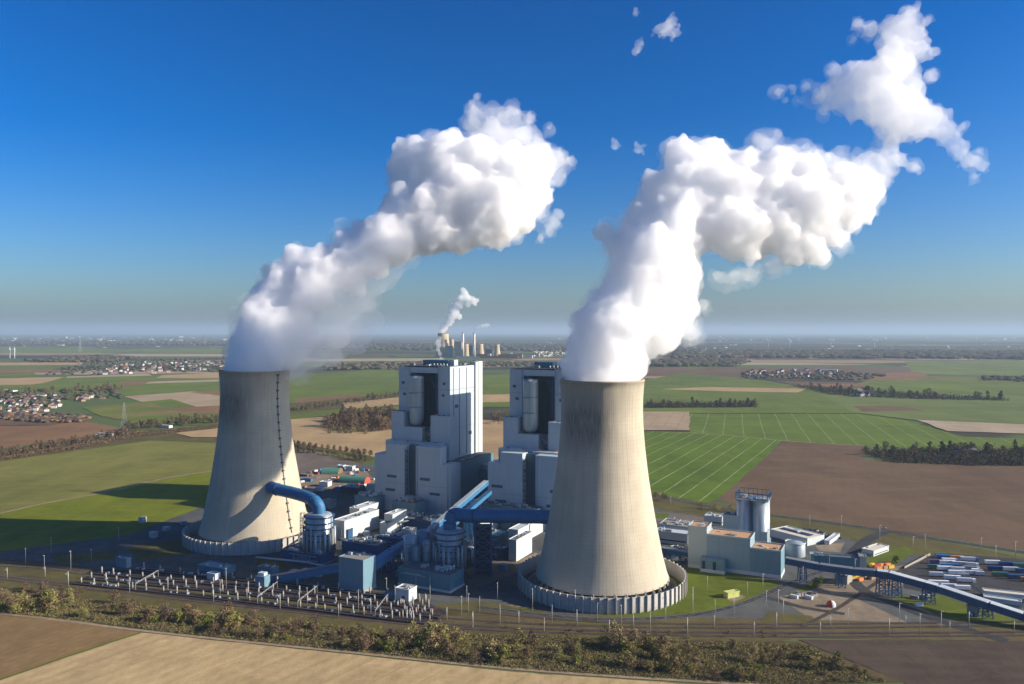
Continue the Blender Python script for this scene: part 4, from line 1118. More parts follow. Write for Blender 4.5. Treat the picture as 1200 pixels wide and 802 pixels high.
cb('relay_house', 'teal relay house in shade at the left end of the rail posts', 'relay house', 134, 148, 152, 656, 8, M_clad_b, M_clad_b, units=2)
cb('relay_house', 'small sunlit white hut above the middle of the rail posts', 'hut', 241, 252, 257, 674, 5, M_white, M_white, units=0)
cb('process_hall', 'dark hall behind the blue duct elbow in the shaded yard', 'industrial hall', 398, 418, 428, 573, 8, M_dark, M_blue, units=6)
# pipe racks threading the yard
for i, (pts_, h_, lab) in enumerate(([[(300, 662), (360, 668), (395, 676)], 7, 'pipe rack in front of the left scrubber'], [[(400, 640), (440, 655), (470, 668)], 8, 'pipe rack beside the dusty roofed blue hall'], [[(545, 655), (575, 642), (600, 628)], 7, 'pipe rack between scrubber and pale two step block'],
        [[(430, 618), (470, 622), (505, 612)], 9, 'pipe rack behind the tank cluster'], [[(480, 602), (520, 604), (560, 590)], 9, 'pipe rack along the foot of the boiler houses'], [[(762, 652), (790, 655), (806, 662)], 6, 'pipe rack between the front tower and the rusty roofed hall'],
        [[(345, 600), (352, 620), (352, 648)], 9, 'pipe rack between rear tower and left scrubber'])):
    ln = [G(*p) for p in pts_]; t = thing('pipe_rack', lab, 'pipe rack', Vector((ln[0].x, ln[0].y, 0)))
    up = Vector((0, 0, h_))
    for k, off in enumerate((-1.6, -0.5, 0.6, 1.7)):
        mb = MB()
        for a, b in zip(ln, ln[1:]):
            nn_ = Vector((-(b - a).y, (b - a).x, 0)).normalized() * off
            mb.cyl(a + up + nn_, b + up + nn_, 0.42, n=6)
        mb.build('pipe', (M_pipe, M_silver, M_clad_b, M_post)[k], t)
    mb = MB()
    for a, b in zip(ln, ln[1:]):
        n_ = max(2, int((b - a).length / 9)); nn_ = Vector((-(b - a).y, (b - a).x, 0)).normalized() * 2.2
        for k in range(n_ + 1):
            c = a.lerp(b, k / n_)
            for sg in (-1, 1): mb.bar(c + nn_ * sg, c + nn_ * sg + up, 0.4)
            mb.bar(c - nn_ + up * 0.93, c + nn_ + up * 0.93, 0.4); mb.bar(c - nn_, c + nn_ + up * 0.9, 0.25)
    mb.build('steel_frame', M_dblue, t)
# extra yard blocks, each with its own place
for i, (a, lab) in enumerate((
    ((343, 352, 358, 640, 8), 'narrow teal block hard against the left scrubber'), ((398, 408, 413, 622, 10), 'small blue box in front of the long white hall'), ((425, 432, 438, 632, 9), 'small teal box on the dusty roofed hall side'),
    ((485, 497, 503, 640, 12), 'dark box behind the tank cluster'), ((544, 552, 557, 645, 14), 'slim blue block right of the banded front scrubber'), ((556, 566, 571, 655, 8), 'low blue box in the shade left of the pale two step block'),
    ((575, 590, 597, 645, 9), 'grey box below the teal block on dark legs'), ((470, 482, 488, 622, 14), 'teal box left of the silver conveyor'), ((440, 448, 452, 660, 9), 'small blue box right of the transfer tower'),
    ((505, 516, 521, 606, 12), 'teal box under the silver conveyor'), ((572, 590, 596, 606, 12), 'white topped box under the front blue duct'), ((600, 612, 618, 604, 12), 'small teal box behind the front blue duct'),
    ((376, 388, 394, 588, 9), 'low dark shed behind the left scrubber'), ((520, 535, 540, 590, 16), 'tall teal box at the foot of the conveyor'), ((300, 318, 326, 668, 5), 'low flat shed left of the left service building'))):
    cb('equipment_block', lab, 'plant block', a[0], a[1], a[2], a[3], a[4], RB.choice([M_teal, M_clad_b, M_dblue, M_clad]), RB.choice([M_roofd, M_clad_b, M_roof]), units=5, pipes=2)
# coal bins / transformers scattered in the shaded yard
for i, (px, py) in enumerate([(345, 676), (358, 672), (372, 676), (548, 640), (555, 652), (564, 645), (575, 650), (590, 668), (508, 640), (452, 668), (468, 676), (560, 628), (430, 628), (335, 655), (490, 654), (215, 615), (195, 622), (180, 630), (167, 612)]):
    q = G(px, py); w_, d_, h_ = RB.uniform(4, 8), RB.uniform(4, 7), RB.uniform(3, 6)
    t = thing('transformer', 'small grey service unit standing in the shaded plant yard', 'service unit', q, -TH, group='small service units in the shaded plant yard')
    o = MB().box((q.x, q.y, 0), (w_, d_, h_)).build('body', RB.choice([M_pipe, M_clad_b, M_teal]), t)
    mb = MB()
    for k in range(4): mb.box((q.x - w_ / 2 - 0.5, q.y - d_ / 2 + 0.8 + k * d_ / 4.5, 0.4), (0.8, 0.3, h_ * 0.8))
    mb.build('cooling_fins', M_steel, t)

# ---------------------------------------------------------------- right hand complex
C = G(915, 679)
def hall_part(w0, w1, d, h): 
    mb = MB(); obox(mb, C - U * w0, w1 - w0, d, h); return mb
t = thing('ash_silo_hall', 'long three step bluegrey hall with rusty roofs right of the front right cooling tower', 'industrial hall', C)
def wof(px): 
    tl = (px - 600) / F; return (C.x - tl * C.y) / (U.x - tl * U.y)
wa, wb, wc = wof(880), wof(829), wof(807)
for w0, w1, h, d in ((0, wa, 23.2, 24), (wa + 0.02, wb, 31, 24), (wb + 0.04, wc, 36.8, 20)):
    hall_part(w0, w1, d, h).build('wall', M_clad_b if h < 30 else cladding('bluegrey_cladding_light', (0.22, 0.31, 0.36), (0.18, 0.27, 0.32), 6, 0.5) if h < 33 else M_pipe, t)
    mb = MB(); obox(mb, C - U * (w0 + 1.2) + V * 1.2 + Vector((0, 0, h)), w1 - w0 - 2.4, d - 2.4, 0.3); mb.build('roof', NT('rusty_roof', 0.9).col((0.42, 0.25, 0.14)).mat, t)
    mb = MB(); pts = [C - U * w0, C - U * w1, C - U * w1 + V * d, C - U * w0 + V * d]
    for a, b in zip(pts, pts[1:] + pts[:1]): mb.bar(a + Vector((0, 0, h + .6)), b + Vector((0, 0, h + .6)), 0.7, 1.3)
    mb.build('parapet', M_pipe, t)
    for i in range(4):
        roof_unit(t, C - U * (w0 + (w1 - w0) * RB.uniform(0.2, 0.8)) + V * RB.uniform(5, 16) + Vector((0, 0, h + .3)), 1.5, RB.choice([M_white, M_post]))
mb = MB(); obox(mb, C + U * 0.3 - V * 0.3, wc + 0.3, 24, 3.2); mb.build('plinth', M_white, t)
qa = C - U * wof(852) - V * 0.4
mb = MB(); obox(mb, qa - V * 8 , wof(824) - wof(852), 8, 12.5); an = mb.build('annex', M_clad_b, t)
mb = MB()
for k in (0.35, 0.8): obox(mb, qa - V * 8.4 - U * ((wof(824) - wof(852)) * k) + Vector((0, 0, 3)), 2.6, 0.3, 7)
mb.build('gate', M_dark, an)
mb = MB(); obox(mb, qa - V * 8.3 + U * .2, wof(824) - wof(852) + .4, 8, 3); mb.build('annex_plinth', M_white, an)
# silo tower
sc_ = PY(882, 600, 748); sc_.z = 0
t = thing('silo_tower', 'tall silo tower of upright cylinders with a railed machinery deck on top', 'silo tower', sc_)
for dx, dy in ((-7.6, -3), (7.6, -3), (-7.6, 10), (7.6, 10)):
    p = sc_ + U * dx + V * dy
    MB().rev((p.x, p.y, 0), [(6.6, 14), (6.6, 54), (0.1, 54)], 32).build('silo', M_silver, t)
mb = MB(); p = sc_ + V * 2; mb.box((p.x, p.y, 0), (6, 10, 56), -TH); mb.build('lift_shaft', M_blue, t)
mb = MB(); mb.box((sc_.x + 2, sc_.y + 3, 0), (28, 24, 16), -TH); mb.build('base_wall', M_clad_b, t)
mb = MB(); mb.box((sc_.x + 1.5, sc_.y + 3.5, 54.1), (30, 25, 0.8), -TH); mb.build('top_deck', M_steel, t)
mb = MB()
cs = [sc_ + U * a + V * b for a, b in ((-14.5, -9), (14.5, -9), (14.5, 15), (-14.5, 15))]
for a, b in zip(cs, cs[1:] + cs[:1]):
    for z in (56.2, 61.5): mb.bar(a + Vector((0, 0, z)), b + Vector((0, 0, z)), 0.45)
    for k in range(7): q = a.lerp(b, k / 7); mb.bar(q + Vector((0, 0, 55)), q + Vector((0, 0, 61.5)), 0.3)
mb.build('railing', M_dblue, t)
for i in range(16):
    roof_unit(t, sc_ + U * RB.uniform(-12, 12) + V * RB.uniform(-7, 12) + Vector((0, 0, 54.9)), RB.uniform(1, 1.9), RB.choice([M_white, M_pipe, M_post]))
cb('filter_house', 'plain grey block just left of the silo tower', 'filter house', 848, 867, 870, 606, 38, M_pipe, M_roofd, units=2, d=16)
cb('stair_house', 'slim pale block against the right foot of the silo tower', 'stair house', 893, 899, 903, 625, 26, M_silver, M_white, units=0, d=14)
for i, (lab, a) in enumerate((
    ('flat brown roofed workshop with a white edge behind the cooling tower', (773, 790, 803, 616.5, 9)),
    ('flat brown roofed workshop, second in the row right of the cooling tower', (790, 812, 824, 619, 9)),
    ('low grey workshop front between cooling tower and rusty roofed hall', (768, 806, 812, 627, 11)),
    ('white domed roof shed left of the grey filter house', (826, 846, 852, 607, 9)))):
    cb('workshop', lab, 'workshop', a[0], a[1], a[2], a[3], a[4], M_pipe, M_roof if i < 2 else M_white, units=5, d=30 if i < 2 else 16, windows=1)
def quad_building(name, label, cat, A, B, D, h, wall, roof, **kw):
    """ground corners A (front left), B (front right), depth D"""
    A = Vector(A); B = Vector(B); d = B - A
    ang = math.atan2(-d.y, d.x)
    return frame_building(name, label, cat, (B.x, B.y), Vector((d.x, d.y, 0)).length, D, h, wall, roof, ang=ang, **kw)
t = quad_building('warehouse', 'cream roofed warehouse with a dark solar strip on its roof', 'warehouse', G(903, 621, 7), G(946, 632, 7), 27, 7, M_white, M_cream, units=1, windows=0)
A, B = G(903, 621, 7), G(946, 632, 7); dd = (B - A).normalized(); nn = Vector((-dd.y, dd.x, 0))
m_ = A + dd * 3 + nn * 14; m2 = B - dd * 5 + nn * 14
MB().bar(m_ + Vector((0, 0, 0.9)), m2 + Vector((0, 0, 0.9)), 6, 0.5).build('solar_strip', NT('solar', 0.25, 0.2).col((0.05, 0.045, 0.10)).mat, t)
A, B = G(1010, 643.5, 5), G(1023.7, 646.5, 5)
quad_building('office_building', 'small cream roofed office at the edge of the highway verge', 'office', A, B, 30, 5, M_white, M_cream, units=2, windows=1)
c = G(932, 651); c.z = 0
t = thing('storage_tank', 'squat pale teal storage tank right of the silo tower', 'storage tank', c)
MB().rev(c, [(9, 0), (9, 12), (8.5, 12.6), (0.1, 13.4)], 40).build('shell', M_silver, t)
MB().rev((c.x, c.y, 12), [(9.2, 0), (9.4, 0), (9.4, 1.4), (9.2, 1.4)], 40).build('railing', M_white, t)
quad_building('crusher_house', 'long low teal building with a white end wall above the conveyor bridge', 'industrial hall', G(955, 652, 9), G(1007, 655.5, 9), 9, 9, M_teal, M_roofd, units=5)
quad_building('crusher_house', 'short white end block closing the long low teal building', 'end block', G(1007.5, 653, 11), G(1015.5, 653.6, 11), 11, 11, M_silver, M_roof, units=0)
quad_building('shed', 'white sloping sided shed between storage tank and long teal building', 'shed', G(950, 650, 8), G(965, 651, 8), 7, 8, M_white, M_white, units=2)
quad_building('shed', 'concrete shed with dark mouth beneath the conveyor bridge', 'shed', G(978, 673, 7), G(993, 676, 7), 12, 7, M_post, M_post, units=0, door=True)
quad_building('pump_hut', 'lime green hut on a bare sandy patch of the lawn', 'hut', G(853, 702), G(867, 699.5), 5, 4, NT('lime_paint', 0.7).col((0.42, 0.45, 0.14)).mat, NT('lime_roof', 0.7).col((0.5, 0.52, 0.2)).mat, units=0, windows=0)
quad_building('shed', 'concrete hut beneath the right part of the conveyor bridge', 'hut', G(1133, 722), G(1146, 724), 5, 7, M_post, M_post, units=0, door=True)
quad_building('long_shed', 'rear one of two long white low sheds by the trailer park', 'shed', G(1153, 700), G(1215, 707), 8, 4.5, M_white, M_cream, units=0, windows=1)
quad_building('long_shed', 'front one of two long white low sheds by the trailer park', 'shed', G(1153, 707), G(1197, 713.5), 7, 4.5, M_white, M_white, units=0, windows=1)
quad_building('bus_shelter', 'low curved white canopy beside the access road', 'canopy', G(972, 639), G(984, 630), 5, 3.5, M_white, M_white, units=0)
# red and white dome
c = G(974, 711)
t = thing('striped_silo', 'small red and white dome standing alone on the gravel', 'dome', c)
MB().rev(c, [(3.4, 0), (3.4, 2.2), (2.4, 4.0), (0.1, 4.8)], 20, a0=R(-95), a1=R(85)).build('white_half', M_white, t)
MB().rev(c, [(3.4, 0), (3.4, 2.2), (2.4, 4.0), (0.1, 4.8)], 20, a0=R(85), a1=R(265)).build('red_half', M_red, t)
# ---------------------------------------------------------------- vegetation
def leaf_mat(name, c1, c2, c3=None):
    n = NT(name, 0.85, spec=0.1)
    oi = n.node('ShaderNodeObjectInfo')
    f = n.math('ADD', n.math('MULTIPLY', oi.outputs['Random'], 0.75), n.math('MULTIPLY', n.noise(0.6, 2), 0.3))
    stops = [(0.0, c1), (0.55, c2)] + ([(0.92, c3)] if c3 else [])
    n.col(n.ramp(f, stops))
    n.b.inputs['Specular IOR Level'].default_value = 0.1
    return n.mat
M_twig = leaf_mat('bare_twigs', (0.135, 0.092, 0.05), (0.20, 0.14, 0.075), (0.11, 0.08, 0.055))
M_bud = leaf_mat('budding_twigs', (0.30, 0.23, 0.08), (0.24, 0.23, 0.07), (0.36, 0.27, 0.12))
M_olive = leaf_mat('olive_leaves', (0.13, 0.14, 0.04), (0.20, 0.20, 0.055), (0.09, 0.12, 0.03))
M_green = leaf_mat('fresh_leaves', (0.10, 0.15, 0.02), (0.13, 0.16, 0.025))
M_ever = leaf_mat('dark_needles', (0.045, 0.055, 0.03), (0.066, 0.066, 0.036))
M_wood = leaf_mat('dull_wood', (0.070, 0.052, 0.040), (0.10, 0.072, 0.05), (0.06, 0.05, 0.042))
M_rusty = leaf_mat('rusty_crown', (0.13, 0.085, 0.05), (0.17, 0.11, 0.06))
M_bark = NT('bark', 0.9, spec=0.1).col((0.10, 0.085, 0.07)).mat
def crown_mesh(seed, w_, h_, nclump, nleaf, leaf, base=0.15, mats=(0, 1), droop=0.0, upright=0.3):
    """leaf clumps spread through an uneven crown volume; returns MB in local coordinates"""
    rnd = random.Random(seed); mb = MB()
    cl = []
    for i in range(nclump):
        a = rnd.uniform(0, 2 * math.pi); hh = rnd.random()
        prof = math.sin(math.pi * min(1, 0.12 + hh * 0.86)) ** 0.7
        rr = w_ / 2 * prof * math.sqrt(rnd.random()) * rnd.uniform(0.75, 1.15)
        cl.append((Vector((rr * math.cos(a), rr * math.sin(a), h_ * (base + (1 - base) * hh))), w_ * rnd.uniform(0.10, 0.2)))
    for c, cr in cl:
        mb.mi = rnd.choice(mats)
        for k in range(nleaf):
            d = Vector((rnd.gauss(0, 1), rnd.gauss(0, 1), rnd.gauss(0, 0.9)))
            p = c + d * cr * 0.55
            if p.z < h_ * 0.03: p.z = abs(p.z) + h_ * 0.03
            nrm = Vector((rnd.gauss(0, 1), rnd.gauss(0, 1), rnd.gauss(0, 1))).normalized()
            a = nrm.orthogonal().normalized(); b = nrm.cross(a)
            s = leaf * rnd.uniform(0.5, 1.4); s2 = s * rnd.uniform(0.4, 1.0)
            mb.add([p - a * s, p + b * s2, p + a * s, p - b * s2], [(0, 1, 2, 3)])
    return mb
def make_tree(name, seed, w_, h_, mats, nclump, nleaf, leaf, trunk=True, base=0.2, r=0.3):
    """prototype tree: trunk with limbs + crown, at the origin"""
    t = thing(name, 'x', 'tree')
    mb = crown_mesh(seed, w_, h_, nclump, nleaf, leaf, base=base, mats=range(len(mats)))
    mb.build('crown', mats, t)
    if trunk:
        rnd = random.Random(seed + 1); mb = MB()
        mb.cyl((0, 0, -0.3), (0, 0, h_ * 0.55), r, r * 0.5, 6)
        for i in range(6):
            a = rnd.uniform(0, 6.28); z = h_ * rnd.uniform(0.25, 0.5)
            mb.cyl((0, 0, z), (math.cos(a) * w_ * 0.3, math.sin(a) * w_ * 0.3, z + h_ * rnd.uniform(0.2, 0.4)), r * 0.4, r * 0.12, 5)
        mb.build('trunk', M_bark, t)
    return t
protos = {}
def species(key, name, n, w_, h_, mats, nclump, nleaf, leaf, **kw):
    protos[key] = [[make_tree(name, hash_(key) + i, w_ * (0.85 + 0.15 * i), h_ * (1.1 - 0.07 * i), mats, nclump, nleaf, leaf, **kw), False] for i in range(n)]
def hash_(s): return sum(ord(c) * (i + 1) for i, c in enumerate(s))
species('bare', 'bare_tree', 4, 9, 13, [M_wood, M_twig], 34, 22, 0.5)
species('ever', 'evergreen_tree', 3, 8, 14, [M_ever, M_wood], 34, 22, 0.6, base=0.06)
species('round', 'round_tree', 2, 8, 11, [M_rusty, M_twig], 40, 22, 0.45, base=0.28)
species('brown', 'bare_shrub', 5, 6.2, 5.0, [M_twig, M_wood, M_twig], 34, 34, 0.21, base=0.04, trunk=True, r=0.12)
species('olive', 'olive_shrub', 4, 5.8, 4.6, [M_olive, M_bud, M_twig], 32, 34, 0.22, base=0.03, trunk=True, r=0.12)
species('bud', 'budding_shrub', 4, 5.6, 6.0, [M_bud, M_twig], 32, 32, 0.20, base=0.05, trunk=True, r=0.12)
species('green', 'green_shrub', 2, 4.2, 3.6, [M_green, M_olive], 24, 30, 0.24, base=0.03, trunk=True, r=0.1)
RT = random.Random(5)
used_names = set()
def plant(key, p, sc_, label, cat, group):
    """first use moves the prototype itself, later ones are copies"""
    i = RT.randrange(len(protos[key])); pr = protos[key][i]
    rz = RT.uniform(0, 6.28)
    z = (sc_ * RT.uniform(0.9, 1.15), sc_ * RT.uniform(0.9, 1.15), sc_ * RT.uniform(0.85, 1.15))
    if not pr[1]:
        o = pr[0]; pr[1] = True; o.location = p; o.rotation_euler.z = rz; o.scale = z
    else:
        o = clone(pr[0], p, rz, z)
    o['label'] = label; o['category'] = cat; o['group'] = group
    return o
def in_poly(x, y, P):
    c = False; j = len(P) - 1
    for i in range(len(P)):
        if (P[i][1] > y) != (P[j][1] > y) and x < (P[j][0] - P[i][0]) * (y - P[i][1]) / (P[j][1] - P[i][1]) + P[i][0]: c = not c
        j = i
    return c
def scatter(n, poly, keys, smin, smax, label, cat, group, rnd, mind=3.0, patchy=False):
    xs = [q[0] for q in poly]; ys = [q[1] for q in poly]
    W_ = [G(*q) for q in poly]; WP = [(q.x, q.y) for q in W_]
    x0, x1 = min(q[0] for q in WP), max(q[0] for q in WP); y0, y1 = min(q[1] for q in WP), max(q[1] for q in WP)
    pts = []; tries = 0
    while len(pts) < n and tries < n * 60:
        tries += 1
        x, y = rnd.uniform(x0, x1), rnd.uniform(y0, y1)
        if not in_poly(x, y, WP): continue
        if any((x - a) ** 2 + (y - b) ** 2 < mind * mind for a, b in pts): continue
        if patchy and math.sin(x * 0.045 + y * 0.02) + math.sin(x * 0.11 - y * 0.07 + 1.3) + rnd.uniform(-1, 1) < -0.35: continue
        pts.append((x, y))
    for x, y in pts: plant(rnd.choice(keys), (x, y, 0), (smin + (smax - smin) * rnd.random() ** 1.6) * (1.2 if patchy and math.sin(x * 0.045 + y * 0.02) > 0.3 else 1.0), label, cat, group)
    return pts
rs = random.Random(21)
# the hedge strip between the rail line and the near fields
scatter(128, [(-40, 694), (0, 697), (150, 712), (300, 728), (450, 744), (450, 765), (300, 748), (150, 731), (0, 716), (-40, 713)], ['brown', 'brown', 'olive', 'bud', 'brown', 'green'], 0.6, 1.9,
        'shrub in the scrubby hedge belt between rail line and near fields', 'shrub', 'shrubs in the near hedge belt', rs, 2.2, patchy=True)
scatter(110, [(450, 744), (700, 752), (940, 760), (1040, 799), (900, 801), (760, 792), (600, 781), (450, 765)], ['brown', 'olive', 'olive', 'bud', 'bud', 'brown', 'green'], 0.6, 1.9,
        'shrub in the scrubby hedge belt between rail line and near fields', 'shrub', 'shrubs in the near hedge belt', rs, 2.2, patchy=True)
scatter(16, [(20, 690), (300, 728), (460, 745), (460, 756), (300, 742), (20, 702)], ['bare', 'round'], 0.5, 0.8, 'thin bare tree rising from the left half of the hedge belt', 'tree', 'thin bare trees in the left half of the hedge belt', rs, 9)
scatter(16, [(470, 748), (700, 756), (930, 764), (980, 790), (760, 788), (600, 775), (480, 762)], ['bare', 'round', 'bare'], 0.5, 0.85, 'thin bare tree rising from the right half of the hedge belt', 'tree', 'thin bare trees in the right half of the hedge belt', rs, 9)
scatter(30, [(500, 733), (700, 741), (930, 742), (930, 749), (700, 750), (500, 745)], ['brown', 'bud', 'green'], 0.3, 0.55, 'small bush on the grassy rail verge', 'bush', 'small bushes on the rail verge', rs, 3)
scatter(8, [(0, 684), (100, 692), (100, 700), (0, 696)], ['brown'], 0.6, 1.1, 'small bush on the grassy rail verge', 'bush', 'small bushes on the rail verge', rs, 3)
# low ground cover filling the hedge belt
def cover(name, label, poly, n, h_, size, mats, seed):
    rnd = random.Random(seed); WP = [(G(*q).x, G(*q).y) for q in poly]
    x0, x1 = min(q[0] for q in WP), max(q[0] for q in WP); y0, y1 = min(q[1] for q in WP), max(q[1] for q in WP)
    mb = MB(); k = 0
    while k < n:
        x, y = rnd.uniform(x0, x1), rnd.uniform(y0, y1)
        if not in_poly(x, y, WP): continue
        k += 1; mb.mi = rnd.randrange(len(mats))
        for j in range(10):
            p = Vector((x + rnd.gauss(0, size * 1.3), y + rnd.gauss(0, size * 1.3), abs(rnd.gauss(0, h_ * 0.5)) + 0.1))
            nrm = Vector((rnd.gauss(0, 1), rnd.gauss(0, 1), rnd.gauss(0, 1))).normalized(); a = nrm.orthogonal().normalized(); b = nrm.cross(a)
            s = size * rnd.uniform(0.25, 0.6)
            mb.add([p - a * s, p + b * s * .6, p + a * s, p - b * s * .6], [(0, 1, 2, 3)])
    return tag(mb.build(name, mats), label, 'undergrowth', kind='stuff')
cover('undergrowth', 'low brown and olive undergrowth filling the hedge belt', [(-40, 690), (0, 693), (300, 724), (450, 741), (700, 749), (935, 756), (1040, 800), (900, 803), (600, 784), (300, 752), (0, 718), (-40, 715)], 17000, 1.1, 0.8, [M_twig, M_olive, M_wood, M_bud], 3)
# woods and tree rows further out
scatter(62, [(386, 494), (420, 487), (463, 486), (463, 503), (430, 506), (400, 505), (376, 500)], ['bare', 'bare', 'round'], 1.7, 2.3, 'tree in the small brown wood behind the left boiler house', 'tree', 'small brown wood behind the left boiler house', rs, 6)
for i in range(8): plant('olive', G(386 + i * 6 + rs.uniform(-2, 2), 507 + rs.uniform(-2, 2)), rs.uniform(1.5, 2.3), 'bright bush along the near edge of the small brown wood', 'bush', 'bushes edging the small brown wood')
scatter(58, [(1014, 531), (1050, 527), (1120, 527), (1200, 528), (1240, 530), (1240, 547), (1140, 545), (1040, 541), (1016, 536)], ['ever', 'bare', 'bare', 'round'], 0.8, 1.35, 'tree in the dark wood beside the right hand brown field', 'tree', 'dark wood beside the right hand brown field', rs, 6)
for px, py in ((1126, 533), (1131, 534), (1158, 534), (1162, 535)): plant('bare', G(px, py), 1.75, 'tall bare tree overtopping the dark wood by the brown field', 'tree', 'tall bare trees of the dark wood')
scatter(30, [(757, 475), (885, 475), (886, 478), (757, 479)], ['ever', 'bare'], 1.2, 1.7, 'tree in the dark straight belt above the lined green field', 'tree', 'dark tree belt above the lined green field', rs, 7)
scatter(34, [(930, 452), (1000, 458), (1100, 463), (1180, 468), (1180, 470), (1080, 468), (1000, 465), (970, 462)], ['bare', 'ever'], 1.4, 2.1, 'tree in the ragged belt around the farm at the right', 'tree', 'ragged tree belt around the right hand farm', rs, 9)
for i in range(14): plant('round', G(342 + i * 7.1, 523 + i * 0.95), rs.uniform(0.95, 1.15), 'small round crowned tree in the evenly spaced row behind the rear tower', 'tree', 'evenly spaced row of round trees')
for i in range(16): plant(rs.choice(['olive', 'ever']), G(338 + i * 6, 527 + i * 0.9), rs.uniform(0.5, 0.7) * (2 if i % 3 else 1), 'bush in the dark hedge below the row of round trees', 'bush', 'hedge below the row of round trees')
scatter(10, [(574, 484), (600, 482), (600, 497), (576, 498)], ['bare', 'round', 'bud'], 1.1, 1.5, 'tree seen in the gap between the two boiler houses', 'tree', 'trees in the gap between the boiler houses', rs, 6)
for i in range(34):
    f = i / 33; plant('bare', G(-2 + f * 150 + rs.uniform(-1, 1), 537 - f * 26 + rs.uniform(-1, 0.5)), rs.uniform(0.9, 1.4), 'bare tree lining the country road left of the rear tower', 'tree', 'bare trees along the left country road')
for i in range(24):
    f = i / 23; plant('bare', G(150 + f * 108, 504 - f * 9 + rs.uniform(-1, 1)), rs.uniform(1.2, 1.7), 'bare tree in the poplar row beyond the meadow', 'tree', 'poplar row beyond the meadow')
for i in range(26):
    f = i / 25; plant('bare', G(338 + f * 130, 484 - f * 19 + rs.uniform(-1, 1)), rs.uniform(1.1, 1.6), 'bare tree in the long row across the fields behind the steam', 'tree', 'long tree row across the middle fields')
for px, py in ((768, 585), (778, 587), (822, 596), (840, 598), (857, 600), (868, 602), (876, 604)): plant('bud' if px > 810 else 'bare', G(px, py), 1.5 if px > 810 else 0.7, 'golden budding tree on the highway verge', 'tree', 'roadside trees on the highway verge')
for px, py in ((950, 690), (956, 687), (962, 683), (905, 666), (1050, 660)): plant('green', G(px, py), 1.6, 'round green bush beside the ring road junction', 'bush', 'green bushes near the ring road junction')
scatter(26, [(150, 458), (60, 462), (0, 472), (0, 462), (60, 457), (140, 455)], ['bare', 'round'], 1.3, 1.9, 'tree on the wooded edge of the left village', 'tree', 'trees behind the left village', rs, 12)
for i, n_ in enumerate(protos['ever']):
    pass
for k_, lst in protos.items():
    for pr in lst:
        if not pr[1]:
            for ch in list(pr[0].children): bpy.data.objects.remove(ch)
            bpy.data.objects.remove(pr[0])
# low ground cover under the nearer woods
cover('undergrowth', 'dull brush under the dark wood beside the brown field', [(1014, 531), (1050, 528), (1240, 529), (1240, 547), (1140, 546), (1040, 542)], 2600, 7.0, 2.6, [M_wood, M_ever], 31)
cover('undergrowth', 'dull brush inside the small brown wood', [(386, 494), (420, 487), (463, 486), (463, 504), (430, 507), (400, 506), (376, 501)], 2600, 8.0, 2.6, [M_wood, M_rusty], 32)
cover('undergrowth', 'dark brush of the straight belt above the lined field', [(757, 474.6), (885, 474.6), (886, 478), (757, 479)], 1500, 9.0, 3.5, [M_ever, M_wood], 33)
cover('undergrowth', 'dull brush along the left country road and field bank', [(-10, 535), (100, 520), (155, 508), (258, 498), (258, 501), (158, 513), (100, 525), (-10, 541)], 2600, 3.0, 2.2, [M_wood, M_twig], 34)
cover('undergrowth', 'dull brush in the ragged belt around the farm', [(930, 452.5), (1000, 458.5), (1100, 464), (1180, 469), (1180, 470.5), (1080, 468.5), (1000, 465.5), (970, 462.5)], 1500, 9.0, 4.5, [M_wood, M_ever], 35)
# far woods that read as one mass
def far_wood(label, poly, h_, n, mats, seed):
    rnd = random.Random(seed); WP = [(G(*q).x, G(*q).y) for q in poly]
    x0, x1 = min(q[0] for q in WP), max(q[0] for q in WP); y0, y1 = min(q[1] for q in WP), max(q[1] for q in WP)
    mb = MB(); k = 0
    V_, F0 = ICO1
    while k < n:
        x, y = rnd.uniform(x0, x1), rnd.uniform(y0, y1)
        if not in_poly(x, y, WP): continue
        k += 1; mb.mi = rnd.randrange(len(mats)); s = h_ * rnd.uniform(0.5, 1.1)
        wd = s * rnd.uniform(0.9, 1.8)
        mb.add([(x + v[0] * wd * rnd.uniform(0.8, 1.2), y + v[1] * wd, s * 0.5 + v[2] * s * 0.6 * rnd.uniform(0.8, 1.2)) for v in V_], [tuple(f) for f in F0])
    return tag(mb.build('far_woodland', mats), label, 'woodland', kind='stuff')
WM = [M_ever, M_wood, M_wood]
far_wood('dark woodland along the far right under the wind turbines', [(790, 412), (1000, 412), (1320, 414), (1320, 423), (1100, 421), (900, 420), (790, 421)], 28, 2600, WM, 1)
far_wood('brown woodland behind the right hand plume', [(755, 424), (830, 421), (880, 424), (860, 430), (755, 430)], 20, 500, WM, 2)
far_wood('brown wooded belt on the left beyond the village roofs', [(-60, 482), (0, 484), (60, 486), (100, 489), (110, 494), (60, 497), (0, 492), (-60, 494)], 8, 420, [M_wood, M_rusty, M_wood], 3)
far_wood('tree mass around the left village', [(-40, 460), (60, 458), (140, 455), (143, 469), (80, 468), (60, 478), (-40, 470)], 9, 200, [M_wood, M_ever], 4)
far_wood('tree mass around the far village in the left middle distance', [(50, 441), (80, 428), (180, 421), (300, 421), (300, 437), (180, 437), (80, 441)], 11, 420, [M_wood, M_ever], 5)
far_wood('thin dark belts beyond the far village on the left', [(30, 423), (120, 418), (165, 420), (120, 425), (40, 425)], 20, 260, WM, 6)
far_wood('broad dark forest strip far behind the small distant plant', [(330, 404), (560, 404), (720, 405), (760, 412), (700, 413), (330, 410)], 30, 1500, WM, 7)
far_wood('wooded strip in the haze at the far left', [(-60, 401), (280, 401), (280, 405), (-60, 405)], 32, 900, WM, 8)
far_wood('wooded belt in front of the small distant plant', [(380, 428), (470, 426), (560, 425), (720, 427), (720, 431), (560, 430), (470, 434), (380, 434)], 16, 600, WM, 9)
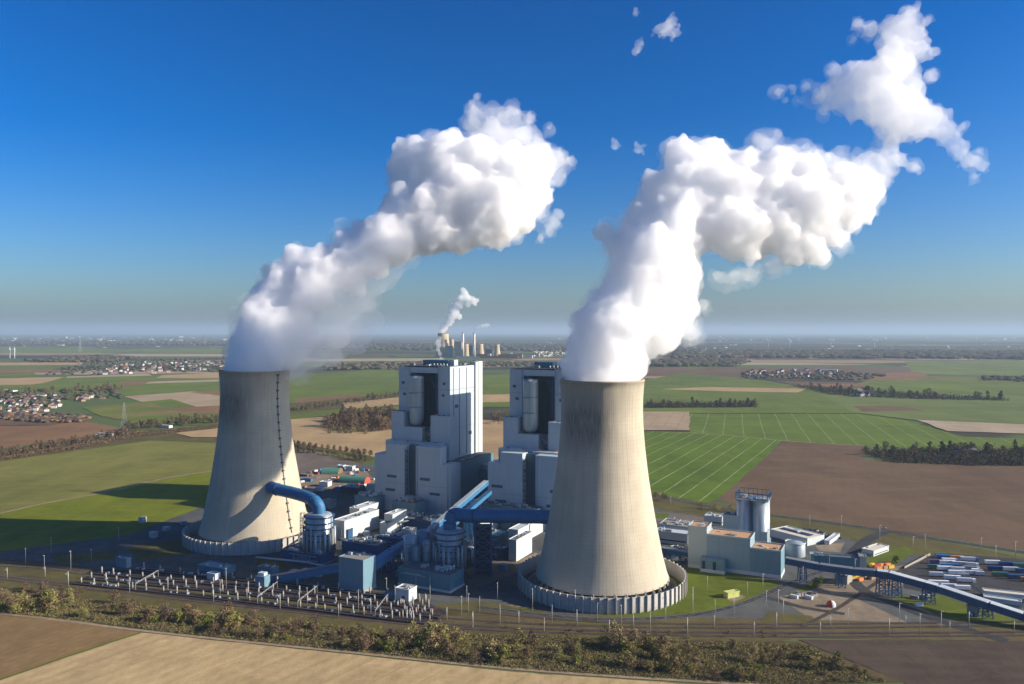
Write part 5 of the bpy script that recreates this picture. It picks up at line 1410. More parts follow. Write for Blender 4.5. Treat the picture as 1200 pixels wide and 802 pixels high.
far_wood('tree mass around the right hand village', [(870, 437), (1000, 437), (1040, 441), (1010, 446), (870, 444)], 10, 220, [M_wood, M_ever], 10)
far_wood('dark hedge around the solitary farm on the right', [(1150, 443), (1200, 443), (1320, 445), (1320, 449), (1150, 447)], 12, 200, WM, 11)

# ---------------------------------------------------------------- houses
roofs = [NT('tile_roof_red', 0.8).col((0.15, 0.10, 0.08)).mat, NT('tile_roof_dark', 0.8).col((0.09, 0.08, 0.09)).mat, NT('tile_roof_brown', 0.8).col((0.17, 0.11, 0.085)).mat]
hw = [NT('render_white', 0.8).col((0.48, 0.46, 0.43)).mat, NT('brick_wall', 0.85).col((0.30, 0.18, 0.13)).mat, NT('render_cream', 0.8).col((0.40, 0.34, 0.26)).mat]
def make_house(i):
    rnd = random.Random(100 + i)
    t = thing('house', 'x', 'house')
    w_, d_, h_ = rnd.uniform(8, 12), rnd.uniform(9, 14), rnd.uniform(3.5, 6)
    MB().box((0, 0, 0), (w_, d_, h_)).build('wall', hw[(0, 1, 0, 2, 0)[i % 5]], t)
    mb = MB(); rh = rnd.uniform(3, 4.5); a, b = w_ / 2 + 0.5, d_ / 2 + 0.5
    mb.add([(-a, -b, h_), (a, -b, h_), (a, b, h_), (-a, b, h_), (0, -b, h_ + rh), (0, b, h_ + rh)], [(0, 1, 4), (2, 3, 5), (1, 2, 5, 4), (3, 0, 4, 5), (3, 2, 1, 0)])
    mb.build('roof', roofs[(1, 2, 1, 0, 1, 2, 1, 2)[i % 8]], t)
    return [t, False]
houses = [make_house(i) for i in range(8)]
rh_ = random.Random(9)
def village(n, poly, label, group, s=1.0, mind=14):
    WP = [(G(*q).x, G(*q).y) for q in poly]; pts = []
    x0, x1 = min(q[0] for q in WP), max(q[0] for q in WP); y0, y1 = min(q[1] for q in WP), max(q[1] for q in WP); tr = 0
    while len(pts) < n and tr < 20000:
        tr += 1; x, y = rh_.uniform(x0, x1), rh_.uniform(y0, y1)
        if not in_poly(x, y, WP) or any((x - a) ** 2 + (y - b) ** 2 < mind ** 2 for a, b in pts): continue
        pts.append((x, y)); hh = houses[rh_.randrange(8)]; rz = rh_.choice([0.3, 1.87, 0.7, 1.2]) + rh_.uniform(-.1, .1)
        k = s * rh_.uniform(0.85, 1.3)
        if not hh[1]: o = hh[0]; hh[1] = True; o.location = (x, y, 0); o.rotation_euler.z = rz; o.scale = (k, k, k)
        else: o = clone(hh[0], (x, y, 0), rz, k)
        o['label'] = label; o['group'] = group
village(112, [(-40, 470), (0, 466), (70, 462), (75, 470), (68, 480), (30, 490), (-40, 486)], 'small gabled house in the village at the left edge', 'houses of the village at the left edge', 1.0)
village(10, [(88, 469), (105, 464), (125, 463), (120, 469), (92, 471)], 'gabled house at the right tip of the left village', 'houses at the right tip of the left village', 1.1)
village(82, [(100, 440), (120, 430), (170, 425), (262, 424), (262, 434), (180, 438)], 'small house in the village left of the rear tower top', 'houses of the village left of the rear tower top', 1.5, 30)
village(62, [(870, 440), (890, 434), (960, 434), (985, 440), (970, 443), (900, 444)], 'small house in the village right of the front plume', 'houses of the right hand village', 1.3, 26)
village(8, [(1000, 461), (1015, 460), (1025, 464), (1005, 466)], 'farm house among the ragged trees on the right', 'farm houses among the ragged trees on the right', 1.6, 20)
village(3, [(1122, 531), (1150, 531), (1150, 533), (1122, 533)], 'farm house hidden in the dark wood on the right', 'farm houses in the dark wood on the right', 1.2, 12)
# pale sheds and halls far out
fs = random.Random(12)
for (x0, y0, w_, d_, h_, lab) in ((981, 436, 110, 40, 10, 'long white greenhouse hall beyond the right hand village'), (198, 502, 30, 10, 5, 'pale farm shed at the end of the poplar row'), (128, 512, 34, 10, 5, 'white shed by the country road on the left'),
        (232, 433, 70, 25, 9, 'white hall at the right end of the far left village'), (14, 460, 55, 20, 6, 'white roofed barn behind the left village'), (117, 513, 22, 9, 4, 'small white shed next to the country road shed')):
    p = G(x0, y0); frame_building('far_hall', lab, 'hall', (p.x, p.y), w_, d_, h_, M_white, M_white, units=0)
mb = MB()
for i in range(260):
    px, py = fs.uniform(-40, 300), fs.choice([fs.gauss(396.5, 1.2), fs.gauss(400, 2), fs.uniform(396, 408)])
    if fs.random() < 0.45: px, py = fs.uniform(640, 1240), fs.choice([fs.uniform(395, 400), fs.uniform(403, 410)])
    if py < 394.5: continue
    p = G(px, py); k = p.y / 9000
    mb.mi = fs.randrange(3); mb.box(p, (fs.uniform(10, 45) * k, fs.uniform(10, 30) * k, fs.uniform(3, 8) * k * (2.2 if fs.random() < 0.06 else 1)), fs.uniform(0, 1))
tag(mb.build('far_town', [M_pipe, M_cream, M_roof]), 'pale specks of far towns strung along the horizon', 'town', kind='stuff')
mb = MB()
for i in range(520):
    px, py = fs.uniform(625, 720), fs.uniform(401, 418)
    if py < 405 and fs.random() < .6: continue
    p = G(px, py); mb.mi = fs.randrange(3); mb.box(p, (fs.uniform(8, 22), fs.uniform(8, 20), fs.uniform(6, 11)), fs.uniform(0, 1))
tag(mb.build('far_town', [M_white, M_cream, roofs[0]]), 'hazy town right of the small distant power plant', 'town', kind='stuff')

# ---------------------------------------------------------------- the small power plant on the horizon
DY = 6600.0
kd = DY / F
def dp(px, z=0, dy=0): q = PY(px, 400, DY + dy); q.z = z; return q
def far_tower(px, rtop, rbase, h_, label, dy=0):
    c = dp(px, 0, dy); t = thing('distant_cooling_tower', label, 'cooling tower', c)
    MB().rev(c, [(rbase, 0), (rbase * 0.8, h_ * .3), (rtop * 1.02, h_ * .65), (rtop * 0.96, h_ * 0.8), (rtop, h_), (rtop * .94, h_), (rtop * .9, h_ * .8)], 48).build('shell', M_conc2, t)
    MB().rev(c, [(rtop * 1.03, h_ - 2), (rtop * 1.03, h_), (rtop, h_)], 48).build('rim', M_roofd, t)
M_conc2 = NT('far_concrete', 0.9).col((0.42, 0.34, 0.22)).mat
far_tower(519.5, 46, 68, 200, 'tall cooling tower with its own steam at the left of the small distant plant')
far_tower(529.5, 16, 20, 150, 'slim pale tower right behind the tall distant cooling tower', 120)
far_tower(546, 22, 30, 112, 'small distant cooling tower hidden behind the left thin chimney', 100)
far_tower(563, 24, 38, 112, 'small distant cooling tower just right of the smoking chimney')
far_tower(582.5, 21, 34, 108, 'rightmost small distant cooling tower')
for px, lab in ((542.5, 'left tall thin chimney of the small distant plant, no smoke'), (555.8, 'right tall thin chimney of the small distant plant, trailing smoke')):
    c = dp(px, 0, -60); t = thing('chimney', lab, 'chimney', c)
    MB().cyl(c, c + Vector((0, 0, 203)), 10, 8, 16).build('shaft', NT('pale_chimney', .8).col((0.6, 0.57, 0.5)).mat, t)
    MB().cyl(c + Vector((0, 0, 199)), c + Vector((0, 0, 204)), 8.8, 8.8, 16).build('tip', M_roofd, t)
for i, (px, w_, h_, mt, lab) in enumerate(((525.5, 60, 95, M_teal, 'blue grey boiler block in front of the tall distant cooling tower'), (537, 55, 130, M_post, 'tall grey block left of the left thin distant chimney'),
        (552, 30, 95, M_roofd, 'dark block between the two thin distant chimneys'), (573, 60, 70, M_roofd, 'dark block between two small distant cooling towers'), (566, 110, 30, M_red, 'low red hall at the foot of the small distant cooling tower'),
        (592, 120, 28, M_red, 'low red hall right of the last small distant cooling tower'), (573, 24, 34, M_white, 'small white block between the low red halls'), (598, 20, 40, M_cream, 'small cream block at the right end of the distant plant'),
        (550, 220, 14, M_white, 'long low white hall along the front of the distant plant'), (620, 50, 22, M_white, 'white hall right of the distant plant'), (604, 110, 34, MATS['gravel_roof'], 'low brown hall right of the distant cooling towers'), (585, 300, 18, M_red, 'long low rusty hall behind the distant cooling towers'))):
    c = dp(px, 0, -100 - 15 * i); frame_building('distant_block', lab, 'plant building', (c.x + w_ / 2, c.y), w_, 40, h_, mt, M_roofd, units=0, ang=R(8))
far_d = lambda x, y: DY
bb = balls_px([(519, 387, 5, 0), (521, 383, 5, 0), (526, 378, 5, 0), (530, 372, 5.5), (533, 366, 5.5), (529, 360, 4), (538, 358, 5), (541, 350, 5.5), (545, 345, 5), (549, 350, 5), (555, 353, 5), (559, 352, 3), (548, 357, 4), (538, 371, 3.5), (543, 340, 3.5)], far_d, 0.3, 50)
t = thing('distant_plume', 'small puffy steam plume over the tall distant cooling tower', 'steam plume', dp(519.5, 200))
M_far_steam = vol_mat('steam_far', 0.03, (1, 1, 1), 0.2)
puff_mesh('far_steam', bb, 5, ((60, 22, 'c'), (26, 10, 'v')), M_far_steam, t, 51, lumps=((0.5, 12, 0.4), (0.4, 4, 0.45)), keep=lambda c: c.z > 202, min_r=6)
bb = balls_px([(557, 386.5, 1.8), (559, 384.5, 2), (562, 383.5, 2.2), (566, 382.5, 2.4), (570, 381.5, 2.2), (573, 381, 1.6)], far_d, 0.3, 52)
t = thing('chimney_smoke', 'short white smoke trail blown right from the distant chimney', 'smoke trail', dp(556, 204))
puff_mesh('smoke', bb, 4, ((30, 9, 'c'),), M_far_steam, t, 53, lumps=((0.5, 8, 0.45),), min_r=4)
# little vents of steam on the boiler houses
bb = balls_px([(517.5, 424, 1.4), (517, 420, 1.8), (515.5, 415, 2.2), (514, 410, 2.6), (514.5, 405, 3), (514, 400, 3), (516, 396, 2.6), (511, 403, 2)], lambda x, y: 985, 0.2, 54)
t = thing('vent_steam', 'thin upright wisp of steam from a vent on the left boiler house roof', 'steam wisp', bb[0][0])
puff_mesh('steam', bb, 0.7, ((5, 3.0, 'c'), (2, 1.4, 'c')), vol_mat('vent_vapour', 0.10), t, 55, lumps=((0.6, 8, 0.5),), min_r=0.6)
bb = balls_px([(650, 427, 2.2), (654, 426.5, 2.6), (659, 425, 3), (664, 423, 3.4), (669, 420, 4), (675, 418, 4.5)], lambda x, y: 905, 0.2, 56)
t = thing('vent_steam', 'low wisp of steam blown from the right boiler house roof into the plume', 'steam wisp', bb[0][0])
puff_mesh('steam', bb, 0.7, ((5, 3.0, 'c'), (2, 1.4, 'c')), MATS['vent_vapour'], t, 57, lumps=((0.6, 8, 0.5),), min_r=0.6)

# ---------------------------------------------------------------- wind turbines and pylons
def turbine(px, pybase, Y, hub, blade, label, a0, group=None):
    c = PY(px, pybase, Y); c.z = 0
    t = thing('wind_turbine', label, 'wind turbine', c, group=group)
    MB().cyl(c, c + Vector((0, 0, hub)), 4.6, 3.0, 12).build('tower', M_white, t)
    MB().box((c.x, c.y, hub - 3), (7, 16, 7)).build('nacelle', M_white, t)
    for k in range(3):
        a = R(a0 + 120 * k)
        h0 = Vector((c.x, c.y - 9, hub)); tip = h0 + Vector((math.sin(a), 0, math.cos(a))) * blade
        MB().cyl(h0, tip, 3.4, 1.0, 6).build('blade', M_white, t)
for px, a0, lab in ((900, 10, 'first wind turbine from the left in the row right of the plume'), (925.5, 35, 'second wind turbine from the left in the row right of the plume'), (973.5, 5, 'third wind turbine from the left in the row right of the plume'), (1024, 355, 'rightmost wind turbine standing on the horizon')):
    turbine(px, 409, 9600, 125, 58, lab, a0)
for px, lab in ((11.5, 'left one of two small white turbines at the left edge'), (17, 'right one of two small white turbines at the left edge')):
    turbine(px, 421, 6300, 75, 22, lab, 20)
for px, py, hpx, lab in ((145.5, 504, 32, 'lattice power pylon in the fields left of the rear tower'), (94, 413, 16, 'tan lattice tower far off at the left'), (240, 404, 12, 'thin mast on the horizon left of the rear tower')):
    c = G(px, py); k = c.y / F; hh = hpx * k
    t = thing('power_pylon', lab, 'pylon', c)
    mb = MB(); b = hh * 0.09; q = 0.3 * k
    for sx in (-1, 1):
        for sy in (-1, 1): mb.bar((c.x + sx * b, c.y + sy * b, 0), (c.x + sx * b * .12, c.y + sy * b * .12, hh), q * 0.6)
    for i in range(8):
        z0, z1 = hh * i / 8, hh * (i + 1) / 8; r0, r1 = b * (1 - .88 * i / 8), b * (1 - .88 * (i + 1) / 8)
        mb.bar((c.x - r0, c.y - r0, z0), (c.x + r1, c.y - r1, z1), q * 0.4); mb.bar((c.x + r0, c.y - r0, z0), (c.x - r1, c.y - r1, z1), q * 0.4)
    mb.build('lattice', M_lamp, t)
    mb = MB()
    for z, l in ((0.72, 0.2), (0.86, 0.15)): mb.bar((c.x - hh * l, c.y, hh * z), (c.x + hh * l, c.y, hh * z), q * 0.5)
    mb.build('cross_arm', M_lamp, t)

# ---------------------------------------------------------------- rail line
def track(px, label):
    ln = smooth_line([G(*p) for p in px], 3)
    t = thing('rail_track', label, 'rail track', Vector((ln[0].x, ln[0].y, 0))); t['kind'] = 'structure'
    z = _lvl[0] + 0.02; _lvl[0] += 0.004
    strip_mb(ln, 3.6, z).build('ballast_bed', F_['ballast'], t)
    mb = MB()
    for off in (-0.75, 0.75): strip_mb(ln, 0.16, z + 0.15, mb, off)
    mb.build('rails', M_rail, t)
    mb = MB()
    d = 0
    for a, b in zip(ln, ln[1:]):
        sg = (b - a); n_ = int(sg.length / 1.3)
        nn_ = Vector((-sg.y, sg.x, 0)).normalized()
        for i in range(n_):
            c = a + sg * (i / max(1, n_)); mb.bar(c - nn_ * 1.25 + Vector((0, 0, z + .05)), c + nn_ * 1.25 + Vector((0, 0, z + .05)), 0.26, 0.08)
    mb.build('sleepers', M_bark, t)
    return ln
T1 = track([(-120, 668), (0, 678), (150, 696), (300, 713), (450, 730), (560, 739), (700, 744), (850, 746), (1000, 747), (1330, 744)], 'front rail track along the hedge belt')
T2 = track([(-120, 666), (0, 675), (150, 692.5), (300, 709), (450, 726), (560, 735), (700, 740), (850, 742), (1000, 743), (1330, 740)], 'rail track just behind the front one')
T3 = track([(490, 722), (560, 728), (640, 733), (760, 736), (900, 737), (1050, 736), (1330, 731)], 'middle rail track below the lawn')
T4 = track([(500, 712), (600, 722), (700, 730), (800, 732), (900, 732.5), (1050, 731), (1200, 729)], 'rear rail track passing closest to the noise wall')
T5 = track([(940, 735), (980, 715), (1010, 695), (1040, 675), (1090, 655)], 'siding climbing towards the trailer park at the right')
for i, o_ in enumerate(((-120, 655, 60), (-120, 659, 66), (-120, 662, 72))):
    track([(o_[0], o_[1] - 6), (0, o_[1] + 1), (60, o_[1] + 5), (100, o_[1] + 10 + i)], ('rear', 'middle', 'front')[i] + ' siding entering the post rows from the left')
# catenary masts and light poles
def make_mast():
    t = thing('catenary_mast', 'x', 'mast')
    MB().cyl((0, 0, 0), (0, 0, 9.5), 0.28, 0.2, 6).build('pole', M_lamp, t)
    MB().bar((0, 0, 8.6), (0, -3.4, 8.9), 0.16).bar((0, 0, 7.2), (0, -3.2, 8.5), 0.12).build('bracket', M_lamp, t)
    return t
def make_lamp():
    t = thing('lamp_post', 'x', 'lamp post')
    MB().cyl((0, 0, 0), (0, 0, 14), 0.2, 0.12, 6).build('pole', M_lamp, t)
    MB().box((0, -0.7, 13.9), (0.6, 1.8, 0.25)).build('lamp_head', M_lamp, t)
    return t
mast0, lamp0 = make_mast(), make_lamp()
firsts = {'m': [mast0, False], 'l': [lamp0, False]}
def put(k, p, sc_, label, group, rz=0.0):
    f = firsts[k]
    if not f[1]: o = f[0]; f[1] = True; o.location = p; o.scale = (sc_,) * 3; o.rotation_euler.z = rz
    else: o = clone(f[0], p, rz, sc_)
    o['label'] = label; o['group'] = group
for i in range(34):
    f = -0.03 + i * 0.033
    px = f * 1200; 
    j = min(range(len(T2)), key=lambda q: abs(600 + F * T2[q].x / T2[q].y - px))
    off = (-3.5 if i % 2 else 9)
    put('m', T2[j] + Vector((RB.uniform(-3, 3), off, 0)), 1.0 if i % 3 else 1.25, 'slim catenary mast beside the rail tracks', 'catenary masts along the rail tracks')
for px, py in ((139, 634), (107, 660), (265, 690), (258, 698), (463, 707), (453, 700), (504, 706), (547, 706), (549, 719), (562, 718), (583, 703), (541, 722), (624, 716), (674, 718), (586, 732), (647, 732), (762, 742), (780, 732), (812, 718), (812, 714), (829, 693), (838, 722), (860, 722), (876, 700), (894, 697), (898, 714), (912, 718), (918, 728), (972, 670),
               (1002, 674), (941, 688), (1078, 745), (1103, 742), (1054, 730), (994, 735), (1167, 660), (1031, 634), (949, 619), (986, 622), (786, 594), (1070, 648), (1150, 645), (1190, 655), (1084, 645), (700, 728), (728, 735), (240, 628), (60, 648), (30, 662), (83, 668), (52, 668), (360, 708), (420, 716)):
    put('l', G(px, py), RB.uniform(0.85, 1.25), 'tall slim lamp post on the plant grounds', 'lamp posts on the plant grounds', RB.uniform(-.5, .5))

# ---------------------------------------------------------------- rows of concrete posts on dark platforms
PR = [[(88, 684), (230, 699), (360, 714), (500, 731)], [(100, 678), (240, 692), (370, 706), (516, 724)], [(112, 672.5), (250, 685), (380, 699), (508, 715)], [(160, 668), (260, 677.5), (390, 692), (480, 703)]]
M_plat = field_mat('dark_platform', (0.055, 0.036, 0.032), (0.03, 0.022, 0.022), mott=0.2)
def lerp_line(ln, f):
    f = max(0, min(0.9999, f)) * (len(ln) - 1); i = int(f); return ln[i].lerp(ln[i + 1], f - i)
post_proto = None
for r_, row in enumerate(PR):
    ln = [G(*p) for p in row]
    mb = MB()
    for a, b in zip(ln, ln[1:]):
        d = (b - a).normalized(); mb.bar(a + Vector((0, 0, 0.6)), b + Vector((0, 0, 0.6)), 8.0, 1.2)
    t = thing('loading_platform', ('front', 'second', 'third', 'rearmost')[r_] + ' dark platform carrying a row of pale posts', 'platform', Vector((ln[0].x, ln[0].y, 0)))
    mb.build('deck', M_plat, t)
    mb = MB()
    for a, b in zip(ln, ln[1:]):
        nn_ = Vector((-(b - a).y, (b - a).x, 0)).normalized() * 2.6
        mb.bar(a + nn_ + Vector((0, 0, 1.35)), b + nn_ + Vector((0, 0, 1.35)), 0.35, 0.3)
        mb.bar(a - nn_ + Vector((0, 0, 1.35)), b - nn_ + Vector((0, 0, 1.35)), 0.35, 0.3)
    mb.build('edge_beam', M_steel, t)
    mb = MB(); 
    for k in range(26):
        p = lerp_line(ln, RB.random()); mb.box((p.x, p.y, 1.2), (RB.uniform(1, 3), RB.uniform(1, 2.4), RB.uniform(0.5, 1.6)), RB.uniform(0, 1))
    mb.build('machinery', M_pipe, t)
    nposts = (27, 27, 26, 15)[r_]
    for k in range(nposts):
        p = lerp_line(ln, (k + 0.5 + RB.uniform(-.18, .18)) / nposts) + Vector((0, RB.uniform(-1, 1), 1.2))
        if post_proto is None:
            post_proto = thing('concrete_post', 'short pale round post standing on the dark platforms', 'post', p, group='pale posts in rows on the dark platforms')
            MB().cyl(p, p + Vector((0, 0, 4.6)), 0.7, 0.7, 10).build('shaft', M_post, post_proto)
            MB().cyl(p + Vector((0, 0, 4.6)), p + Vector((0, 0, 5.2)), 0.6, 0.5, 8).build('cap', M_steel, post_proto)
        else:
            clone(post_proto, p, 0, (1, 1, RB.uniform(0.7, 1.3)))
for k in range(30):
    p = G(RB.uniform(462, 505), RB.uniform(703, 728))
    clone(post_proto, p, 0, (0.8, 0.8, RB.uniform(0.7, 1.2)))

# steel portals with hanging wires across the post rows
for i, px in enumerate((165, 305, 352, 440)):
    f = (px - 95) / 400
    ra = [lerp_line([G(*q) for q in PR[k]], f) for k in (0, 2)]
    a, b = ra[0] + Vector((0, -3, 0)), ra[1] + Vector((0, 4, 0))
    t = thing('portal_frame', 'slim steel portal spanning the rows of pale posts', 'steel portal', a, group='steel portals over the post rows')
    hgt = 6.6
    mb = MB()
    for q in (a, b): mb.bar(q, q + Vector((0, 0, hgt)), 0.28)
    mb.build('leg', M_lamp, t)
    mb = MB(); mb.bar(a + Vector((0, 0, hgt)), b + Vector((0, 0, hgt)), 0.25, 0.3)
    n_ = 6
    for k in range(n_): mb.bar(a.lerp(b, k / n_) + Vector((0, 0, hgt - 1.2)), a.lerp(b, (k + 1) / n_) + Vector((0, 0, hgt)), 0.15)
    mb.build('beam', M_lamp, t)
    mb = MB()
    for k in range(5): q = a.lerp(b, (k + .5) / 5) + Vector((0, 0, hgt)); mb.cyl(q, q - Vector((0, 0, 1.6)), 0.22, n=6)
    mb.build('insulator', M_roofd, t)
    if px not in (305,): continue
    f2 = f + 47 / 400
    rb = [lerp_line([G(*q) for q in PR[k]], f2) for k in (0, 2)]
    a2, b2 = rb[0] + Vector((0, -3, 0)), rb[1] + Vector((0, 4, 0))
    mb = MB()
    for k in range(5):
        p, q = a.lerp(b, (k + .5) / 5) + Vector((0, 0, hgt - 1.6)), a2.lerp(b2, (k + .5) / 5) + Vector((0, 0, hgt - 1.6))
        mid = p.lerp(q, .5) - Vector((0, 0, 1.0)); mb.bar(p, mid, 0.1); mb.bar(mid, q, 0.1)
    mb.build('wire', M_roofd, t)
# ---------------------------------------------------------------- vehicles and yard goods
def paint(name, c): return MATS.get(name) or NT(name, 0.4).col(c).mat
CC = {'blue': paint('lorry_blue', (0.06, 0.17, 0.36)), 'white': paint('lorry_white', (0.75, 0.75, 0.74)), 'dblue': paint('lorry_navy', (0.015, 0.05, 0.16)), 'orange': paint('lorry_orange', (0.6, 0.2, 0.05)), 'silver': paint('lorry_silver', (0.5, 0.52, 0.56)),
      'green': paint('lorry_green', (0.05, 0.14, 0.10)), 'brown': paint('lorry_brown', (0.3, 0.18, 0.10)), 'yellow': M_yel, 'red': M_red, 'violet': paint('lorry_violet', (0.14, 0.07, 0.2)), 'grey': paint('lorry_grey', (0.2, 0.2, 0.21))}
M_tyre = NT('tyre', 0.9).col((0.02, 0.02, 0.02)).mat
def trailer(px, py, ln, col, label, ang, cab=None, h_=2.9):
    p = G(px, py); t = thing('lorry_trailer', label, 'trailer', p, ang)
    MB().box((0, 0, 1.2), (ln, 2.6, h_)).build('box_body', CC[col], t, loc=(0, 0, 0))
    MB().box((0, 0, 0.85), (ln * .96, 1.2, 0.34)).build('chassis', M_steel, t, loc=(0, 0, 0))
    for sx in (-0.36, -0.26, 0.34):
        mb = MB()
        for sy in (-1.05, 1.05): mb.cyl((ln * sx, sy - .2, .5), (ln * sx, sy + .2, .5), 0.5, n=10)
        mb.build('axle_wheels', M_tyre, t, loc=(0, 0, 0))
    if cab:
        c = MB().box((ln / 2 + 1.7, 0, 0.6), (2.3, 2.5, 3.0)).build('cab', CC[cab], t, loc=(0, 0, 0))
        MB().box((ln / 2 + 2.9, 0, 2.2), (0.1, 2.1, 0.9)).build('windscreen', M_dark, c, loc=(0, 0, 0))
    return t
TRL = [(1106, 655.5, 13, 'blue', 'dblue'), (1121, 656.5, 13, 'orange', None), (1134, 658, 13, 'silver', 'blue'), (1112, 659.5, 12, 'white', 'blue'), (1110, 662, 13.5, 'white', None), (1125, 663.5, 13.5, 'silver', None), (1137, 664.5, 8, 'silver', 'white'),
       (1110, 666, 13.5, 'blue', None), (1108, 669, 13.5, 'white', None), (1122, 670, 12, 'silver', None), (1136, 669, 11, 'grey', 'silver'), (1097, 661, 11, 'violet', None), (1095, 667, 11, 'green', None), (1134, 674, 11, 'silver', None),
       (1097, 676, 11, 'silver', 'blue'), (1116, 680, 13, 'white', None), (1130, 683, 12, 'silver', 'white'), (1163, 662, 13, 'white', 'dblue'), (1180, 664, 13, 'dblue', None), (1196, 665.5, 13, 'green', None), (1166, 669, 12, 'dblue', None), (1184, 670, 13, 'silver', 'green'),
       (1200, 672, 13, 'dblue', None), (1172, 676, 13, 'green', None), (1190, 679, 13, 'dblue', None), (1206, 682, 13, 'brown', None), (1100, 686, 16, 'white', None), (1143, 672, 6, 'white', 'orange'), (1102, 653.5, 10, 'green', None), (1129, 678, 9, 'grey', None),
       (1148, 675, 7, 'silver', None), (1120, 674, 12, 'white', None), (1112, 690, 12, 'silver', None), (1128, 692, 12, 'white', None)]
cn = {}
ordn = ['first', 'second', 'third', 'fourth', 'fifth', 'sixth', 'seventh', 'eighth', 'ninth', 'tenth']
words = {'blue': 'bright blue', 'dblue': 'navy', 'white': 'white', 'silver': 'silver grey', 'orange': 'orange', 'grey': 'dull grey', 'violet': 'violet', 'green': 'dark green', 'brown': 'brown'}
for (px, py, ln_, c_, cb_) in TRL:
    side = 'left' if px < 1153 else 'right'
    cn[(c_, side, cb_)] = cn.get((c_, side, cb_), 0) + 1
for i, (px, py, ln_, c_, cb_) in enumerate(TRL):
    side = 'left' if px < 1153 else 'right'
    base = words[c_] + ' trailer' + (' with ' + words[cb_] + ' cab' if cb_ else ' without cab') + ' in the ' + side + ' half of the lorry park'
    t = trailer(px, py, ln_, c_, base, -0.12 if i % 5 else -0.2, cb_)
    if cn[(c_, side, cb_)] > 1: t['group'] = words[c_] + ' trailers in the ' + side + ' block'
def car(px, py, col, rz, label, group=None):
    p = G(px, py); t = thing('parked_car', label, 'car', p, rz, group=group)
    MB().box((0, 0, 0.35), (4.4, 1.8, 0.75)).build('body', CC[col], t, loc=(0, 0, 0))
    mb = MB(); mb.add([(-1.5, -.8, 1.1), (1.2, -.8, 1.1), (1.2, .8, 1.1), (-1.5, .8, 1.1), (-1.1, -.7, 1.6), (.6, -.7, 1.6), (.6, .7, 1.6), (-1.1, .7, 1.6)], [(4, 5, 6, 7), (0, 1, 5, 4), (1, 2, 6, 5), (2, 3, 7, 6), (3, 0, 4, 7)]); mb.build('cabin', M_dark, t, loc=(0, 0, 0))
    for sx in (-1.4, 1.4):
        for sy in (-.8, .8): MB().cyl((sx, sy - .12, .33), (sx, sy + .12, .33), .33, n=8).build('wheel', M_tyre, t, loc=(0, 0, 0))
    return t
car(1036, 619.5, 'white', -0.3, 'white car driving on the highway near the office')
for k in range(16):
    car(945 + k * 2.6 + RB.uniform(-.5, .5), 620 + k * 0.75 + RB.uniform(-1, 1), RB.choice(['white', 'silver', 'grey', 'dblue']), RB.uniform(-0.4, -0.1) + 1.4, 'parked car in the staff car park below the highway', 'cars in the staff car park')
for k in range(14):
    px, py = RB.uniform(776, 810), RB.uniform(640, 648)
    car(px, py, RB.choice(['white', 'silver', 'grey', 'blue']), RB.uniform(0, 3), 'parked car behind the front right cooling tower', 'cars behind the front right cooling tower')
# left rear works yard: barrel halls, tents, containers
def barrel_hall(px0, py0, px1, py1, wid, hgt, mat, end, label):
    a, b = G(px0, py0), G(px1, py1); d = (b - a).normalized(); n_ = Vector((-d.y, d.x, 0))
    t = thing('barrel_hall', label, 'hall', a)
    ang_ = [math.pi * i / 12 for i in range(13)]
    prof = [(-math.cos(q) * wid / 2, math.sin(q) * hgt) for q in ang_]
    mb = MB(); vs = []
    for c in (a, b): vs += [c + n_ * (p[0] + wid / 2) + Vector((0, 0, p[1])) for p in prof]
    mb.add(vs, [(i, i + 13, i + 14, i + 1) for i in range(12)], True); mb.build('roof', mat, t)
    mb = MB(); mb.add([v + d * 0.05 for v in vs[13:]], [tuple(range(13))]); mb.add([v - d * 0.05 for v in vs[:13]], [tuple(range(13))]); mb.build('end_wall', end, t)
M_hg = cladding('hall_green', (0.09, 0.24, 0.17), None, 5, 0.6); M_lg = cladding('hall_light_green', (0.36, 0.5, 0.33), None, 5, 0.6)
barrel_hall(376, 556, 396, 556.5, 22, 8, M_hg, M_rusty, 'rear dark green barrel roofed hall in the works yard')
barrel_hall(396, 566, 427, 568, 18, 9, M_hg, M_red, 'long green barrel roofed hall with a red end wall')
barrel_hall(428, 577, 440, 577.5, 16, 10, M_lg, M_lg, 'light green barrel roofed hall against the left boiler house')
for (px, py, w_, d_, h_, lab) in ((402, 551, 10, 10, 6, 'square white tent, left one in the works yard behind'), (413, 552, 12, 10, 6, 'square white tent, right one in the works yard behind'), (384, 571, 13, 12, 6, 'bright white gabled shed in the works yard'), (377, 576, 9, 8, 4, 'small cream shed in front of the bright white shed'),
                                  (364, 565, 16, 6, 3, 'low blue shed beside the rear tower'), (420, 577, 34, 8, 4, 'long low blue roofed shed before the green halls'), (360, 559, 12, 7, 3, 'small brown shed near the rear tower')):
    p = G(px, py); frame_building('works_shed', lab, 'shed', (p.x, p.y), w_, d_, h_, M_blue if 'blue' in lab else M_rusty if 'brown' in lab else M_white, M_blue if 'blue' in lab else M_white, units=0, ang=R(15))
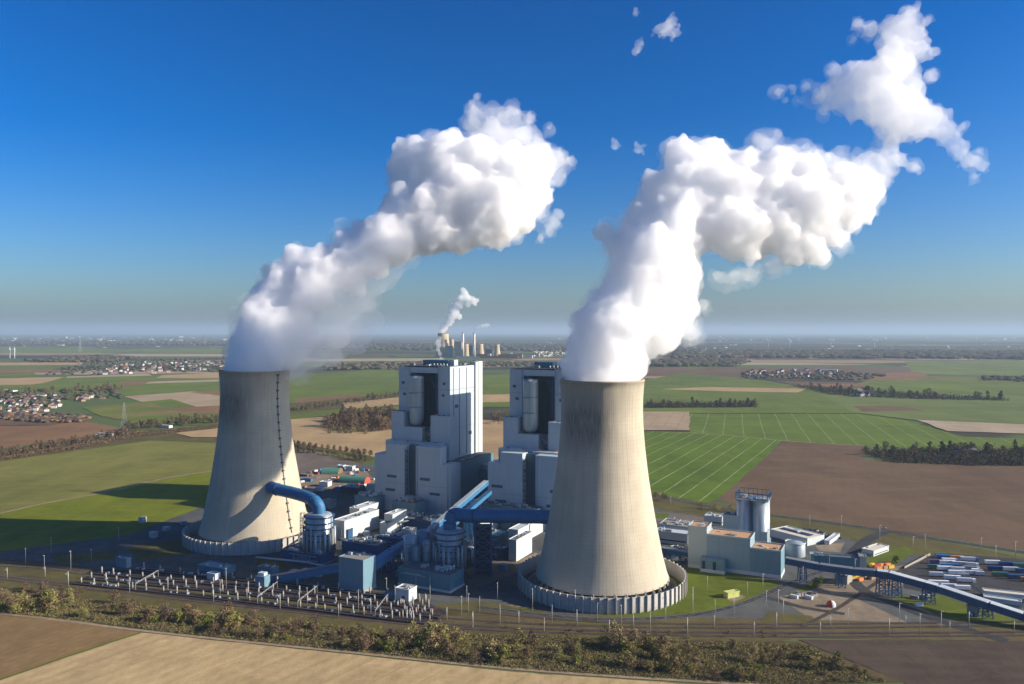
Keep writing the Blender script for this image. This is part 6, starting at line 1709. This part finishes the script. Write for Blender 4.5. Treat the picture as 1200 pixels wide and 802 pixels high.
def container(px, py, col, rz, label, group):
    p = G(px, py); t = thing('storage_container', label, 'container', p, rz, group=group)
    MB().box((0, 0, 0.1), (6.1, 2.4, 2.6)).build('box', CC[col], t, loc=(0, 0, 0))
    MB().box((3.08, 0, 0.2), (0.06, 2.2, 2.3)).build('door', M_steel, t, loc=(0, 0, 0))
for k in range(58):
    px, py = RB.uniform(352, 440), RB.uniform(551, 577)
    if any(abs(px - a) < 9 and abs(py - b) < 3 for a, b in ((386, 555), (411, 566), (384, 570), (402, 550))): continue
    container(px, py, RB.choice(['white', 'orange', 'brown', 'blue', 'grey', 'silver', 'red', 'white', 'brown']), RB.uniform(0, 3.1), 'storage container in the cluttered works yard behind', 'containers in the cluttered works yard')
for k, (px, py) in enumerate([(1022, 664), (1027, 665.5), (1033, 664), (1040, 663.5), (1044, 666), (1037, 667), (1030, 668), (1001, 676), (1005, 677.5), (1010, 676), (1014, 678), (1019, 677), (1022, 679), (1000, 680), (1008, 681)]):
    container(px, py, RB.choice(['yellow', 'yellow', 'brown', 'orange', 'red']), 0.5 + RB.uniform(-.3, .3), 'yellow or rusty skip on the gravel under the conveyor bridge', 'skips under the conveyor bridge')
for k in range(12):
    px, py = RB.uniform(930, 955), RB.uniform(697, 703)
    if k > 6: px, py = RB.uniform(1070, 1090), RB.uniform(700, 712)
    container(px, py, RB.choice(['brown', 'grey', 'silver']), RB.uniform(0, 3), 'small container or stack on the gravel apron', 'small stacks on the gravel apron')
# fence of the trailer park
a, b = G(1060, 667), G(1090, 651)
t = thing('fence', 'pale fence rising along the left side of the trailer park', 'fence', a)
mb = MB(); mb.bar(a + Vector((0, 0, 1.2)), b + Vector((0, 0, 1.2)), 0.25, 2.2); mb.build('panel', M_post, t)
for k in range(9): 
    q = a.lerp(b, k / 8); MB().bar(q, q + Vector((0, 0, 2.6)), 0.3).build('post', M_post, t)
# ---------------------------------------------------------------- haze
def haze(dens, hc=(0.43, 0.57, 0.71)):
    m = MB(); X = 100000
    m.box((0, X - 3000, -3), (2 * X, 2 * X, 640))
    mt = vol_mat('haze_air', dens, hc, 0.1)
    return tag(m.build('haze', mt), 'thin bluish haze over the plain', 'haze', kind='stuff')
haze(3.7e-5)
